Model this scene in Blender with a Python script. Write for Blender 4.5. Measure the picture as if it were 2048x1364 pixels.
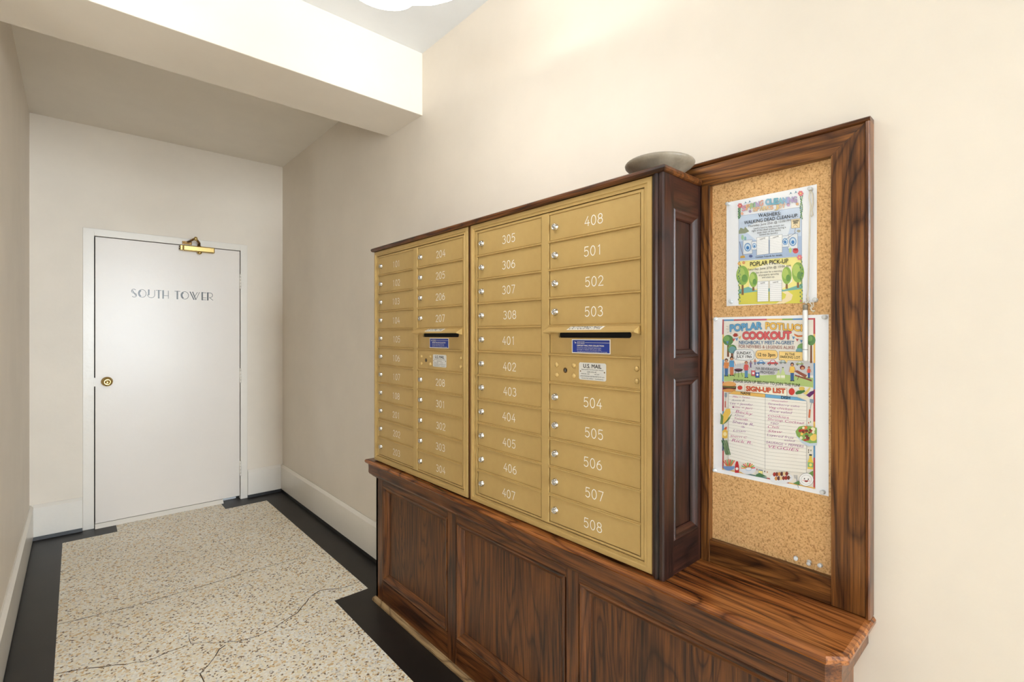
import bpy, bmesh, math, random
from mathutils import Vector, Matrix
random.seed(7)
SC = bpy.context.scene
C = SC.collection
for o in list(bpy.data.objects):
    bpy.data.objects.remove(o)

# ------------------------------------------------------------------ camera
F_PX, CX, CY, CAM_H, YAW = 977.47, 1024.0, 670.21, 1.3428, 0.7285
cam = bpy.data.cameras.new('camera')
cam.sensor_width = 36.0
cam.lens = F_PX / 2048 * 36
cam.shift_y = (CY - 682) / 2048
cam.clip_start = 0.02
cam_o = bpy.data.objects.new('camera', cam)
C.objects.link(cam_o)
cam_o.location = (0, 0, CAM_H)
cam_o.rotation_euler = (math.pi / 2, 0, -YAW)
SC.camera = cam_o

# ------------------------------------------------------------------ world / exposure
world = bpy.data.worlds.new('world')
SC.world = world
world.use_nodes = True
world.node_tree.nodes['Background'].inputs[0].default_value = (0.81, 0.915, 1.0, 1)
world.node_tree.nodes['Background'].inputs[1].default_value = 57.0
SC.view_settings.view_transform = 'Standard'
SC.view_settings.look = 'None'
SC.view_settings.gamma = 1
SC.view_settings.use_curve_mapping = False
SC.view_settings.exposure = 0.0
BULB_W = 2.3          # each bulb of a ceiling bowl
GLASS_E = 10.0         # glow of the lit glass bowl
LAMP_COL = (1.0, 0.995, 0.985)
def portal(loc, rot, w, h):        # fill daylight enters through the windows added to the unseen lobby
    l = bpy.data.lights.new('daylight_portal', 'AREA'); l.shape = 'RECTANGLE'; l.size = w; l.size_y = h
    l.cycles.is_portal = True
    o = bpy.data.objects.new('daylight_portal', l); C.objects.link(o); o.location = loc; o.rotation_euler = rot
portal((-2.5, -.05, 1.65), (0, -math.pi / 2, 0), .63, .46)
portal((.805, -4.7, 1.52), (math.pi / 2, 0, 0), 1.01, 2.44)

# ------------------------------------------------------------------ room numbers (metres)
XR, XL, YE, ZC = 1.3315, -0.2263, 4.4682, 2.793
BY0, BY1, BZ = 2.1868, 2.5454, 2.475
XLOB, YBACK = -2.4, -4.6

# ------------------------------------------------------------------ materials
def lin(c):
    c = c / 255
    return c / 12.92 if c <= 0.04045 else ((c + 0.055) / 1.055) ** 2.4
def rgb(r, g, b):
    return (lin(r), lin(g), lin(b), 1)
def new_mat(name):
    m = bpy.data.materials.new(name)
    m.use_nodes = True
    nt = m.node_tree
    return m, nt, nt.nodes['Principled BSDF']
def plain(name, col, rough=0.5, metal=0.0, spec=0.5, coat=0.0):
    m, nt, b = new_mat(name)
    b.inputs['Base Color'].default_value = col
    b.inputs['Roughness'].default_value = rough
    b.inputs['Metallic'].default_value = metal
    b.inputs['Specular IOR Level'].default_value = spec
    b.inputs['Coat Weight'].default_value = coat
    return m
def node(nt, t, **kw):
    n = nt.nodes.new(t)
    for k, v in kw.items():
        setattr(n, k, v)
    return n
def ramp(nt, stops, interp='LINEAR'):
    n = nt.nodes.new('ShaderNodeValToRGB')
    n.color_ramp.interpolation = interp
    el = n.color_ramp.elements
    while len(el) < len(stops):
        el.new(0.5)
    for e, (p, c) in zip(el, stops):
        e.position = p
        e.color = c
    return n
def noise(nt, vec, scale, detail=3, rough=0.5, dist=0.0):
    n = nt.nodes.new('ShaderNodeTexNoise')
    n.inputs['Scale'].default_value = scale
    n.inputs['Detail'].default_value = detail
    n.inputs['Roughness'].default_value = rough
    n.inputs['Distortion'].default_value = dist
    if vec is not None:
        nt.links.new(vec, n.inputs['Vector'])
    return n
def objco(nt):
    return nt.nodes.new('ShaderNodeTexCoord').outputs['Object']
def mapping(nt, vec, scale):
    n = nt.nodes.new('ShaderNodeMapping')
    n.inputs['Scale'].default_value = scale
    nt.links.new(vec, n.inputs['Vector'])
    return n.outputs['Vector']
def bump(nt, b, h, strength, dist):
    n = nt.nodes.new('ShaderNodeBump')
    n.inputs['Strength'].default_value = strength
    n.inputs['Distance'].default_value = dist
    nt.links.new(h, n.inputs['Height'])
    nt.links.new(n.outputs['Normal'], b.inputs['Normal'])
def mix(nt, fac, a, b_, blend='MIX'):
    n = nt.nodes.new('ShaderNodeMix')
    n.data_type = 'RGBA'
    n.blend_type = blend
    if isinstance(fac, (int, float)):
        n.inputs[0].default_value = fac
    else:
        nt.links.new(fac, n.inputs[0])
    for i, v in ((6, a), (7, b_)):
        if isinstance(v, tuple):
            n.inputs[i].default_value = v
        else:
            nt.links.new(v, n.inputs[i])
    return n.outputs[2]

def paint(name, col, rough, b_str=0.05, var=0.06):
    m, nt, b = new_mat(name)
    co = objco(nt)
    n1 = noise(nt, co, 3.0, 4, 0.6)
    d = tuple(c * (1 - var) for c in col[:3]) + (1,)
    r = ramp(nt, [(0.3, d), (0.7, col)])
    nt.links.new(n1.outputs['Fac'], r.inputs['Fac'])
    nt.links.new(r.outputs['Color'], b.inputs['Base Color'])
    b.inputs['Roughness'].default_value = rough
    n2 = noise(nt, co, 38.0, 4, 0.55)
    n3 = noise(nt, co, 5.0, 2, 0.5)
    a = node(nt, 'ShaderNodeMath', operation='ADD')
    nt.links.new(n2.outputs['Fac'], a.inputs[0])
    nt.links.new(n3.outputs['Fac'], a.inputs[1])
    bump(nt, b, a.outputs[0], b_str, 0.01)
    return m

def wood(name, axis, dark=(34, 17, 9), mid=(80, 43, 18), light=(118, 70, 32), rough=0.3, bands=13.0):
    m, nt, b = new_mat(name)
    co = objco(nt)
    oi = nt.nodes.new('ShaderNodeObjectInfo')
    mul = node(nt, 'ShaderNodeMath', operation='MULTIPLY')
    mul.inputs[1].default_value = 37.0
    nt.links.new(oi.outputs['Random'], mul.inputs[0])
    add = node(nt, 'ShaderNodeVectorMath', operation='ADD')
    nt.links.new(co, add.inputs[0])
    nt.links.new(mul.outputs[0], add.inputs[1])
    p = add.outputs[0]
    def sc(c, a):
        v = [c, c, c]
        v[axis] = a
        return tuple(v)
    # cathedral growth rings: strongly stretched noise, repeated into bands
    big = noise(nt, mapping(nt, p, sc(1.0, 0.16)), 6.0, 2, 0.45, 0.35)
    mu = node(nt, 'ShaderNodeMath', operation='MULTIPLY')
    mu.inputs[1].default_value = bands
    nt.links.new(big.outputs['Fac'], mu.inputs[0])
    fr = node(nt, 'ShaderNodeMath', operation='PINGPONG')
    fr.inputs[1].default_value = 0.5
    nt.links.new(mu.outputs[0], fr.inputs[0])
    # open oak pores
    pores = noise(nt, mapping(nt, p, sc(1.0, 0.02)), 330.0, 2, 0.55)
    streak = noise(nt, mapping(nt, p, sc(1.0, 0.03)), 95.0, 5, 0.65)
    blot = noise(nt, mapping(nt, p, sc(1.0, 0.35)), 8.0, 3, 0.5)
    def madd(x, k, c):
        n_ = node(nt, 'ShaderNodeMath', operation='MULTIPLY_ADD')
        nt.links.new(x, n_.inputs[0])
        n_.inputs[1].default_value = k
        if isinstance(c, (int, float)): n_.inputs[2].default_value = c
        else: nt.links.new(c, n_.inputs[2])
        return n_.outputs[0]
    t_ = madd(blot.outputs['Fac'], 0.55, -0.34)
    t_ = madd(streak.outputs['Fac'], 1.15, t_)
    t_ = madd(fr.outputs[0], 0.30, t_)
    r = ramp(nt, [(0.30, rgb(*dark)), (0.52, rgb(*mid)), (0.76, rgb(*light))])
    nt.links.new(t_, r.inputs['Fac'])
    # dark late-wood line of every growth ring
    rl = ramp(nt, [(0.0, (0.42, 0.36, 0.32, 1)), (0.12, (1, 1, 1, 1))])
    nt.links.new(fr.outputs[0], rl.inputs['Fac'])
    pr = ramp(nt, [(0.34, (0.28, 0.22, 0.18, 1)), (0.46, (1, 1, 1, 1))])
    nt.links.new(pores.outputs['Fac'], pr.inputs['Fac'])
    col = mix(nt, 0.7, mix(nt, 0.8, r.outputs['Color'], rl.outputs['Color'], 'MULTIPLY'), pr.outputs['Color'], 'MULTIPLY')
    nt.links.new(col, b.inputs['Base Color'])
    b.inputs['Roughness'].default_value = rough
    b.inputs['Coat Weight'].default_value = 0.06
    b.inputs['Specular IOR Level'].default_value = 0.4
    b.inputs['Coat Roughness'].default_value = 0.18
    bump(nt, b, pores.outputs['Fac'], 0.10, 0.002)
    return m

WALL = paint('beige_wall_paint', rgb(233, 222, 207), 0.5)
WALL2 = paint('tan_lobby_bounce_cut', rgb(176, 158, 134), 0.5)  # unseen lobby walls toned down to cut bounce light on the near wall
CEIL_W = paint('white_ceiling_paint', rgb(230, 231, 232), 0.7, 0.03)
CEIL_B = paint('beige_ceiling_paint', rgb(236, 227, 214), 0.6, 0.06)
TRIMW = paint('white_gloss_trim_paint', rgb(235, 228, 218), 0.28, 0.08, 0.04)
TRIMB = paint('beige_gloss_trim_paint', rgb(240, 233, 222), 0.25, 0.06, 0.04)
DOORP = paint('door_gloss_paint', rgb(232, 223, 214), 0.3, 0.05, 0.03)
WOODZ = wood('stained_oak_upright', 2)
WOODY = wood('stained_oak_lengthwise', 1)
WOODX = wood('stained_oak_across', 0)
PANELZ = wood('stained_oak_panel', 2, (30, 14, 6), (78, 42, 17), (112, 66, 28), 0.36, 22)
TOPY = wood('stained_oak_counter', 1, (40, 18, 8), (112, 62, 29), (160, 98, 48), 0.2, 16)
FRAMEZ = wood('oak_frame_upright', 2, (38, 18, 7), (98, 58, 26), (142, 92, 44), 0.3, 20)
FRAMEY = wood('oak_frame_lengthwise', 1, (38, 18, 7), (98, 58, 26), (142, 92, 44), 0.3, 20)
ENDZ = wood('mahogany_shaded_end_upright', 2, (18, 7, 4), (40, 18, 11), (64, 32, 19), 0.42, 10)  # reddish stain, both grains darkened further so the cabinet end reads as shaded
ENDX = wood('mahogany_shaded_end_across', 0, (18, 7, 4), (40, 18, 11), (64, 32, 19), 0.42, 10)
RAWWOOD = wood('bare_pine', 1, (110, 84, 54), (150, 120, 82), (176, 146, 104), 0.55)
BLACKF = plain('black_rubber', rgb(24, 22, 22), 0.4)
DARK = plain('dark_void', rgb(8, 7, 6), 0.9)
CHROME = plain('chrome', rgb(205, 203, 198), 0.22, 1.0)
BRASS = plain('polished_brass', rgb(196, 170, 112), 0.22, 1.0)
BRASSD = plain('aged_brass', rgb(128, 98, 58), 0.35, 0.9)
WHITE = plain('white_ink', rgb(240, 236, 226), 0.5)
PAPER = plain('white_paper', rgb(247, 248, 252), 0.7)
PAPER2 = plain('cream_print_ground', rgb(240, 234, 224), 0.7)
INK = plain('black_ink', rgb(22, 22, 24), 0.5)
LETTER = plain('glossy_black_vinyl', rgb(44, 38, 36), 0.28, 0.0, 0.5)
BLUE = plain('postal_blue', rgb(22, 54, 150), 0.35)
PLATE = plain('pale_metal_plate', rgb(214, 212, 206), 0.4, 0.1)
CLEAR = plain('clear_plastic', rgb(244, 246, 246), 0.1)
CLEAR.node_tree.nodes['Principled BSDF'].inputs['Transmission Weight'].default_value = 0.35
def glaze():
    m, nt, b = new_mat('fill_window_glass')
    nt.nodes.remove(b)
    t = nt.nodes.new('ShaderNodeBsdfTransparent'); g = nt.nodes.new('ShaderNodeBsdfGlossy'); g.inputs['Roughness'].default_value = .02
    x = nt.nodes.new('ShaderNodeMixShader'); x.inputs[0].default_value = .06
    nt.links.new(t.outputs[0], x.inputs[1]); nt.links.new(g.outputs[0], x.inputs[2]); nt.links.new(x.outputs[0], nt.nodes['Material Output'].inputs[0])
    return m
GLAZE = glaze()
CORD = plain('cotton_string', rgb(226, 220, 206), 0.85)
PENW = plain('white_pen_plastic', rgb(238, 238, 238), 0.3)

def gold():
    m, nt, b = new_mat('gold_powder_coat')
    n = noise(nt, objco(nt), 9.0, 4, 0.6)
    r = ramp(nt, [(0.3, rgb(186, 155, 96)), (0.7, rgb(197, 166, 106))])
    nt.links.new(n.outputs['Fac'], r.inputs['Fac'])
    nt.links.new(r.outputs['Color'], b.inputs['Base Color'])
    b.inputs['Metallic'].default_value = 0.25
    b.inputs['Roughness'].default_value = 0.42
    return m
GOLD = gold()

def cork():
    m, nt, b = new_mat('cork')
    co = objco(nt)
    n1 = noise(nt, co, 260.0, 3, 0.6)
    r = ramp(nt, [(0.30, rgb(160, 112, 64)), (0.46, rgb(216, 170, 114)), (0.7, rgb(234, 194, 140))])
    nt.links.new(n1.outputs['Fac'], r.inputs['Fac'])
    v = nt.nodes.new('ShaderNodeTexVoronoi')
    v.inputs['Scale'].default_value = 170.0
    nt.links.new(co, v.inputs['Vector'])
    r2 = ramp(nt, [(0.0, (0.28, 0.2, 0.13, 1)), (0.16, (1, 1, 1, 1))])
    nt.links.new(v.outputs['Distance'], r2.inputs['Fac'])
    n2 = noise(nt, co, 40.0, 2)
    r3 = ramp(nt, [(0.48, (0, 0, 0, 1)), (0.62, (1, 1, 1, 1))])
    nt.links.new(n2.outputs['Fac'], r3.inputs['Fac'])
    col = mix(nt, r3.outputs['Color'], r.outputs['Color'], mix(nt, 1.0, r.outputs['Color'], r2.outputs['Color'], 'MULTIPLY'))
    nt.links.new(col, b.inputs['Base Color'])
    b.inputs['Roughness'].default_value = 0.9
    bump(nt, b, n1.outputs['Fac'], 0.3, 0.002)
    return m
CORK = cork()

def terrazzo():
    m, nt, b = new_mat('cream_terrazzo')
    co = objco(nt)
    def chips(scale, stops):
        v = nt.nodes.new('ShaderNodeTexVoronoi')
        v.inputs['Scale'].default_value = scale
        nt.links.new(co, v.inputs['Vector'])
        sp = nt.nodes.new('ShaderNodeSeparateColor')
        nt.links.new(v.outputs['Color'], sp.inputs[0])
        r = ramp(nt, stops, 'CONSTANT')
        nt.links.new(sp.outputs[0], r.inputs['Fac'])
        return v, sp, r
    v1, s1, r1 = chips(135.0, [(0.0, rgb(128, 104, 78)), (0.06, rgb(218, 186, 138)), (0.17, rgb(244, 234, 214)),
                               (0.42, rgb(250, 246, 236)), (0.62, rgb(238, 231, 218)), (0.80, rgb(246, 234, 206)), (0.94, rgb(214, 208, 198))])
    v2, s2, r2 = chips(48.0, [(0.0, rgb(222, 190, 140)), (0.35, rgb(242, 228, 194)), (0.7, rgb(230, 204, 162))])
    big = ramp(nt, [(0.80, (0, 0, 0, 1)), (0.82, (1, 1, 1, 1))])
    nt.links.new(s2.outputs[1], big.inputs['Fac'])
    inside = ramp(nt, [(0.36, (1, 1, 1, 1)), (0.42, (0, 0, 0, 1))])
    nt.links.new(v2.outputs['Distance'], inside.inputs['Fac'])
    f = mix(nt, 1.0, big.outputs['Color'], inside.outputs['Color'], 'MULTIPLY')
    c1 = mix(nt, f, r1.outputs['Color'], r2.outputs['Color'])
    n = noise(nt, co, 2.2, 3)
    rt = ramp(nt, [(0.3, (0.92, 0.90, 0.86, 1)), (0.7, (1, 1, 1, 1))])
    nt.links.new(n.outputs['Fac'], rt.inputs['Fac'])
    col = mix(nt, 1.0, c1, rt.outputs['Color'], 'MULTIPLY')
    nt.links.new(col, b.inputs['Base Color'])
    b.inputs['Roughness'].default_value = 0.42
    return m
TERR = terrazzo()

def blackfloor():
    m, nt, b = new_mat('worn_black_terrazzo')
    co = objco(nt)
    n = noise(nt, co, 5.0, 5, 0.6)
    r = ramp(nt, [(0.3, rgb(16, 11, 8)), (0.75, rgb(31, 24, 20))])
    nt.links.new(n.outputs['Fac'], r.inputs['Fac'])
    v = nt.nodes.new('ShaderNodeTexVoronoi')
    v.inputs['Scale'].default_value = 38.0
    nt.links.new(co, v.inputs['Vector'])
    r2 = ramp(nt, [(0.045, (1, 1, 1, 1)), (0.06, (0, 0, 0, 1))])
    nt.links.new(v.outputs['Distance'], r2.inputs['Fac'])
    n2 = noise(nt, co, 4.0, 2)
    r3 = ramp(nt, [(0.55, (0, 0, 0, 1)), (0.65, (0.5, 0.5, 0.5, 1))])
    nt.links.new(n2.outputs['Fac'], r3.inputs['Fac'])
    f = mix(nt, 1.0, r2.outputs['Color'], r3.outputs['Color'], 'MULTIPLY')
    nt.links.new(mix(nt, f, r.outputs['Color'], rgb(150, 146, 140)), b.inputs['Base Color'])
    b.inputs['Roughness'].default_value = 0.45
    return m
BLACKT = blackfloor()

def stone():
    m, nt, b = new_mat('grey_glazed_clay')
    n = noise(nt, objco(nt), 26.0, 5, 0.65)
    r = ramp(nt, [(0.3, rgb(118, 106, 90)), (0.7, rgb(150, 138, 120))])
    nt.links.new(n.outputs['Fac'], r.inputs['Fac'])
    nt.links.new(r.outputs['Color'], b.inputs['Base Color'])
    b.inputs['Roughness'].default_value = 0.45
    return m
CLAY = stone()

def lampglass():
    m, nt, b = new_mat('lit_white_glass')
    b.inputs['Base Color'].default_value = (0.85, 0.84, 0.8, 1)
    b.inputs['Roughness'].default_value = 0.3
    b.inputs['Emission Color'].default_value = LAMP_COL + (1,)
    b.inputs['Emission Strength'].default_value = GLASS_E
    return m
LGLASS = lampglass()
OPAL = plain('opal_glass', rgb(236, 234, 228), 0.3)

_flat = {}
def flat(r, g, b_):
    k = (r, g, b_)
    if k not in _flat:
        _flat[k] = plain('print_%02x%02x%02x' % k, rgb(*k), 0.65)
    return _flat[k]

# ------------------------------------------------------------------ mesh helpers
WPOS = {}
def wpos(o):
    return WPOS.get(o.name, Vector((0, 0, 0))) if o else Vector((0, 0, 0))
def link(o, parent=None, origin=None):
    C.objects.link(o)
    org = Vector(origin) if origin is not None else (wpos(parent).copy())
    WPOS[o.name] = org
    if parent:
        o.parent = parent
        o.location = org - wpos(parent)
    else:
        o.location = org
    return o
def empty(name, origin, label=None, cat=None, group=None, kind=None):
    o = bpy.data.objects.new(name, None)
    o.empty_display_size = 0.05
    link(o, None, origin)
    return tag(o, label, cat, group, kind)
def tag(o, label=None, cat=None, group=None, kind=None):
    if label: o['label'] = label
    if cat: o['category'] = cat
    if group: o['group'] = group
    if kind: o['kind'] = kind
    return o

class MB:
    """collects shapes (world coordinates) into one mesh"""
    def __init__(self):
        self.v, self.f, self.mi, self.sm = [], [], [], []
        self.mats = []
    def _m(self, mat):
        if mat is None:
            return 0
        if mat not in self.mats:
            self.mats.append(mat)
        return self.mats.index(mat)
    def add(self, verts, faces, mat=None, smooth=False):
        n = len(self.v)
        self.v += [tuple(p) for p in verts]
        k = self._m(mat)
        for f in faces:
            self.f.append([i + n for i in f])
            self.mi.append(k)
            self.sm.append(smooth)
        return self
    def box(self, x0, x1, y0, y1, z0, z1, mat=None):
        x0, x1 = sorted((x0, x1)); y0, y1 = sorted((y0, y1)); z0, z1 = sorted((z0, z1))
        v = [(x0, y0, z0), (x1, y0, z0), (x1, y1, z0), (x0, y1, z0), (x0, y0, z1), (x1, y0, z1), (x1, y1, z1), (x0, y1, z1)]
        f = [(0, 3, 2, 1), (4, 5, 6, 7), (0, 1, 5, 4), (1, 2, 6, 5), (2, 3, 7, 6), (3, 0, 4, 7)]
        return self.add(v, f, mat)
    def prism(self, pts, vec, mat=None):
        """polygon (3D points) pulled along vec"""
        n = len(pts)
        vec = Vector(vec)
        v = [Vector(p) for p in pts] + [Vector(p) + vec for p in pts]
        f = [list(range(n))[::-1], list(range(n, 2 * n))] + [(i, (i + 1) % n, n + (i + 1) % n, n + i) for i in range(n)]
        return self.add(v, f, mat)
    def lathe(self, prof, base, axis, seg=20, mat=None, smooth=True, cap=True):
        """prof: (radius, height) along axis from base"""
        a = Vector(axis).normalized()
        u = a.orthogonal().normalized()
        w = a.cross(u)
        v, f = [], []
        for r, h in prof:
            for i in range(seg):
                t = 2 * math.pi * i / seg
                v.append(Vector(base) + a * h + (u * math.cos(t) + w * math.sin(t)) * r)
        for k in range(len(prof) - 1):
            for i in range(seg):
                j = (i + 1) % seg
                f.append((k * seg + i, k * seg + j, (k + 1) * seg + j, (k + 1) * seg + i))
        if cap:
            f.append(list(range(seg))[::-1])
            f.append([(len(prof) - 1) * seg + i for i in range(seg)])
        return self.add(v, f, mat, smooth)
    def tube(self, pts, r, seg=8, mat=None):
        pts = [Vector(p) for p in pts]
        v, f = [], []
        u = None
        for i, p in enumerate(pts):
            d = (pts[min(i + 1, len(pts) - 1)] - pts[max(i - 1, 0)]).normalized()
            if u is None:
                u = d.orthogonal().normalized()
            u = (u - d * u.dot(d)).normalized()
            w = d.cross(u)
            rr = r[i] if isinstance(r, (list, tuple)) else r
            for k in range(seg):
                t = 2 * math.pi * k / seg
                v.append(p + (u * math.cos(t) + w * math.sin(t)) * rr)
        for i in range(len(pts) - 1):
            for k in range(seg):
                j = (k + 1) % seg
                f.append((i * seg + k, i * seg + j, (i + 1) * seg + j, (i + 1) * seg + k))
        f.append(list(range(seg))[::-1])
        f.append([(len(pts) - 1) * seg + k for k in range(seg)])
        return self.add(v, f, mat, True)
    def build(self, name, mat, parent=None, origin=None, bevel=0.0, seg=2):
        org = Vector(origin) if origin is not None else wpos(parent)
        me = bpy.data.meshes.new(name)
        me.from_pydata([tuple(Vector(p) - org) for p in self.v], [], self.f)
        for m in (self.mats or [mat]):
            me.materials.append(m)
        for p, k, s in zip(me.polygons, self.mi, self.sm):
            p.material_index = k
            p.use_smooth = s
        bm = bmesh.new()
        bm.from_mesh(me)
        bmesh.ops.remove_doubles(bm, verts=bm.verts, dist=1e-6) if not self.mats else None
        if bevel:
            es = [e for e in bm.edges if e.is_manifold and e.calc_face_angle(0) > 0.5]
            bmesh.ops.bevel(bm, geom=es, offset=bevel, segments=seg, affect='EDGES', profile=0.5, clamp_overlap=True)
        if not self.mats:
            bmesh.ops.recalc_face_normals(bm, faces=bm.faces)
        bm.to_mesh(me)
        bm.free()
        o = bpy.data.objects.new(name, me)
        return link(o, parent, org)

def box(name, x0, x1, y0, y1, z0, z1, mat, parent=None, bevel=0.0, seg=2):
    return MB().box(x0, x1, y0, y1, z0, z1).build(name, mat, parent, None, bevel, seg)

def ring(mb, rect, prof, P):
    """picture-frame moulding: rect=(u0,u1,v0,v1); prof=(inset, n) list; P(u,v,n)->world"""
    u0, u1, v0, v1 = rect
    v, f = [], []
    for ins, n in prof:
        v += [P(u0 + ins, v0 + ins, n), P(u1 - ins, v0 + ins, n), P(u1 - ins, v1 - ins, n), P(u0 + ins, v1 - ins, n)]
    for k in range(len(prof) - 1):
        for i in range(4):
            j = (i + 1) % 4
            f.append((k * 4 + i, k * 4 + j, k * 4 + 4 + j, k * 4 + 4 + i))
    mb.add(v, f)
    return mb

def ring4(name, rect, prof, P, mat_v, mat_h, parent):
    """the same moulding as four mitred lengths"""
    u0, u1, v0, v1 = rect
    for side in range(4):
        v, f = [], []
        for ins, n in prof:
            c = [P(u0 + ins, v0 + ins, n), P(u1 - ins, v0 + ins, n), P(u1 - ins, v1 - ins, n), P(u0 + ins, v1 - ins, n)]
            v += [c[side], c[(side + 1) % 4]]
        for k in range(len(prof) - 1):
            f.append((2 * k, 2 * k + 1, 2 * k + 3, 2 * k + 2))
        mb = MB(); mb.add(v, f)
        mb.build(name, mat_h if side % 2 == 0 else mat_v, parent)

def sweep(mb, path, prof):
    """open XY path, prof=(outward offset, z). outward = left of travel"""
    P = [Vector((p[0], p[1])) for p in path]
    n = len(P)
    offs = []
    for i in range(n):
        d0 = (P[i] - P[i - 1]).normalized() if i else None
        d1 = (P[i + 1] - P[i]).normalized() if i < n - 1 else None
        l0 = Vector((-d0.y, d0.x)) if d0 else None
        l1 = Vector((-d1.y, d1.x)) if d1 else None
        if l0 is None: offs.append(l1)
        elif l1 is None: offs.append(l0)
        else:
            b = (l0 + l1)
            offs.append(b / b.dot(l0) if abs(b.dot(l0)) > 1e-6 else l0)
    v, f = [], []
    m = len(prof)
    for i in range(n):
        for o, z in prof:
            q = P[i] + offs[i] * o
            v.append((q.x, q.y, z))
    for i in range(n - 1):
        for k in range(m - 1):
            f.append((i * m + k, (i + 1) * m + k, (i + 1) * m + k + 1, i * m + k + 1))
    mb.add(v, f)
    mb.add([v[i * m] for i in range(n)], [list(range(n))])
    mb.add([v[i * m + m - 1] for i in range(n)], [list(range(n))[::-1]])
    mb.add(v[:m], [list(range(m))])
    mb.add(v[-m:], [list(range(m))[::-1]])
    return mb

# ------------------------------------------------------------------ photo pixel -> point on a plane
FW = Vector((math.sin(YAW), math.cos(YAW), 0)); RT = Vector((math.cos(YAW), -math.sin(YAW), 0)); UP = Vector((0, 0, 1))
def px_on(ax, val, px, py):
    d = FW + RT * ((px - CX) / F_PX) + UP * ((CY - py) / F_PX)
    o = Vector((0, 0, CAM_H))
    return o + d * ((val - o[ax]) / d[ax])

# ------------------------------------------------------------------ flat lettering helpers
def arc(cx, cy, rx, ry, a0, a1, n=14):
    return [(cx + rx * math.cos(math.radians(a0 + (a1 - a0) * i / n)), cy + ry * math.sin(math.radians(a0 + (a1 - a0) * i / n))) for i in range(n + 1)]
DIG = {
 '0': [arc(.3, .5, .3, .5, 0, 360, 24)],
 '1': [[(.14, .84), (.32, 1), (.32, 0)]],
 '2': [arc(.3, .71, .28, .29, 165, -25, 12) + [(.02, 0), (.62, 0)]],
 '3': [arc(.28, .76, .26, .24, 150, -80, 12), arc(.28, .27, .31, .27, 85, -150, 14)],
 '4': [[(.42, 1), (0, .3), (.64, .3)], [(.46, .62), (.46, 0)]],
 '5': [[(.56, 1), (.1, 1), (.05, .53)] + arc(.28, .32, .3, .32, 128, -145, 14)],
 '6': [arc(.3, .3, .3, .3, 0, 360, 20), arc(.62, .34, .62, .64, 178, 108, 10)],
 '7': [[(0, 1), (.6, 1), (.22, 0)]],
 '8': [arc(.3, .76, .25, .24, 0, 360, 18), arc(.3, .27, .3, .27, 0, 360, 20)],
}
_sn = [0]
def stroke(mb, pts, w, P, n=0.0, mat=None):
    """flat ribbon of width w along pts, one continuous strip"""
    q = [pts[0]]
    for p in pts[1:]:
        if math.hypot(p[0] - q[-1][0], p[1] - q[-1][1]) > 1e-7:
            q.append(p)
    if len(q) < 2: return
    closed = math.hypot(q[0][0] - q[-1][0], q[0][1] - q[-1][1]) < 1e-6 and len(q) > 3
    if closed: q = q[:-1]
    m = len(q)
    _sn[0] = (_sn[0] + 1) % 7
    n = n + _sn[0] * 6e-6
    d = []
    for i in range(m if closed else m - 1):
        a_, b_ = q[i], q[(i + 1) % m]
        l = math.hypot(b_[0] - a_[0], b_[1] - a_[1])
        d.append(((b_[0] - a_[0]) / l, (b_[1] - a_[1]) / l))
    L_, R_ = [], []
    for i in range(m):
        d1 = d[i] if i < len(d) else d[-1]
        d0 = d[i - 1] if (closed or i) else d1
        if not closed and i == m - 1: d1 = d0
        nx, ny = -(d0[1] + d1[1]), d0[0] + d1[0]
        l = math.hypot(nx, ny)
        if l < 1e-6: nx, ny, l = -d1[1], d1[0], 1.0
        nx, ny = nx / l, ny / l
        k = min(1.6, 1 / max(.3, nx * -d1[1] + ny * d1[0])) * w / 2
        e = 0
        if not closed and i == 0: e = -w * .3
        if not closed and i == m - 1: e = w * .3
        L_.append((q[i][0] + nx * k + d1[0] * e, q[i][1] + ny * k + d1[1] * e))
        R_.append((q[i][0] - nx * k + d1[0] * e, q[i][1] - ny * k + d1[1] * e))
    v = [P(x, y, n) for x, y in L_] + [P(x, y, n) for x, y in R_]
    f = [(i, m + i, m + (i + 1) % m, (i + 1) % m) for i in range(m if closed else m - 1)]
    mb.add(v, f, mat)
def digits(mb, s, cu, cv, h, w, P, n):
    cw, gap = h * .62, h * .26
    tot = len(s) * cw + (len(s) - 1) * gap
    x = cu - tot / 2
    for ch in s:
        for pl in DIG[ch]:
            stroke(mb, [(x + a * h, cv - h / 2 + b * h) for a, b in pl], w, P, n)
        x += cw + gap
_dg = None
def text_geo(s, bold=0.0, shear=0.0):
    cu = bpy.data.curves.new('lettering', 'FONT')
    cu.body = s
    cu.size = 1.0
    cu.offset = min(bold, 0.0)
    cu.shear = shear
    cu.resolution_u = 4
    o = bpy.data.objects.new('lettering', cu)
    C.objects.link(o)
    dg = bpy.context.evaluated_depsgraph_get()
    me = bpy.data.meshes.new_from_object(o.evaluated_get(dg))
    v = [(p.co.x, p.co.y) for p in me.vertices]
    f = [list(p.vertices) for p in me.polygons]
    bpy.data.objects.remove(o)
    bpy.data.curves.remove(cu)
    bpy.data.meshes.remove(me)
    return v, f
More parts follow.
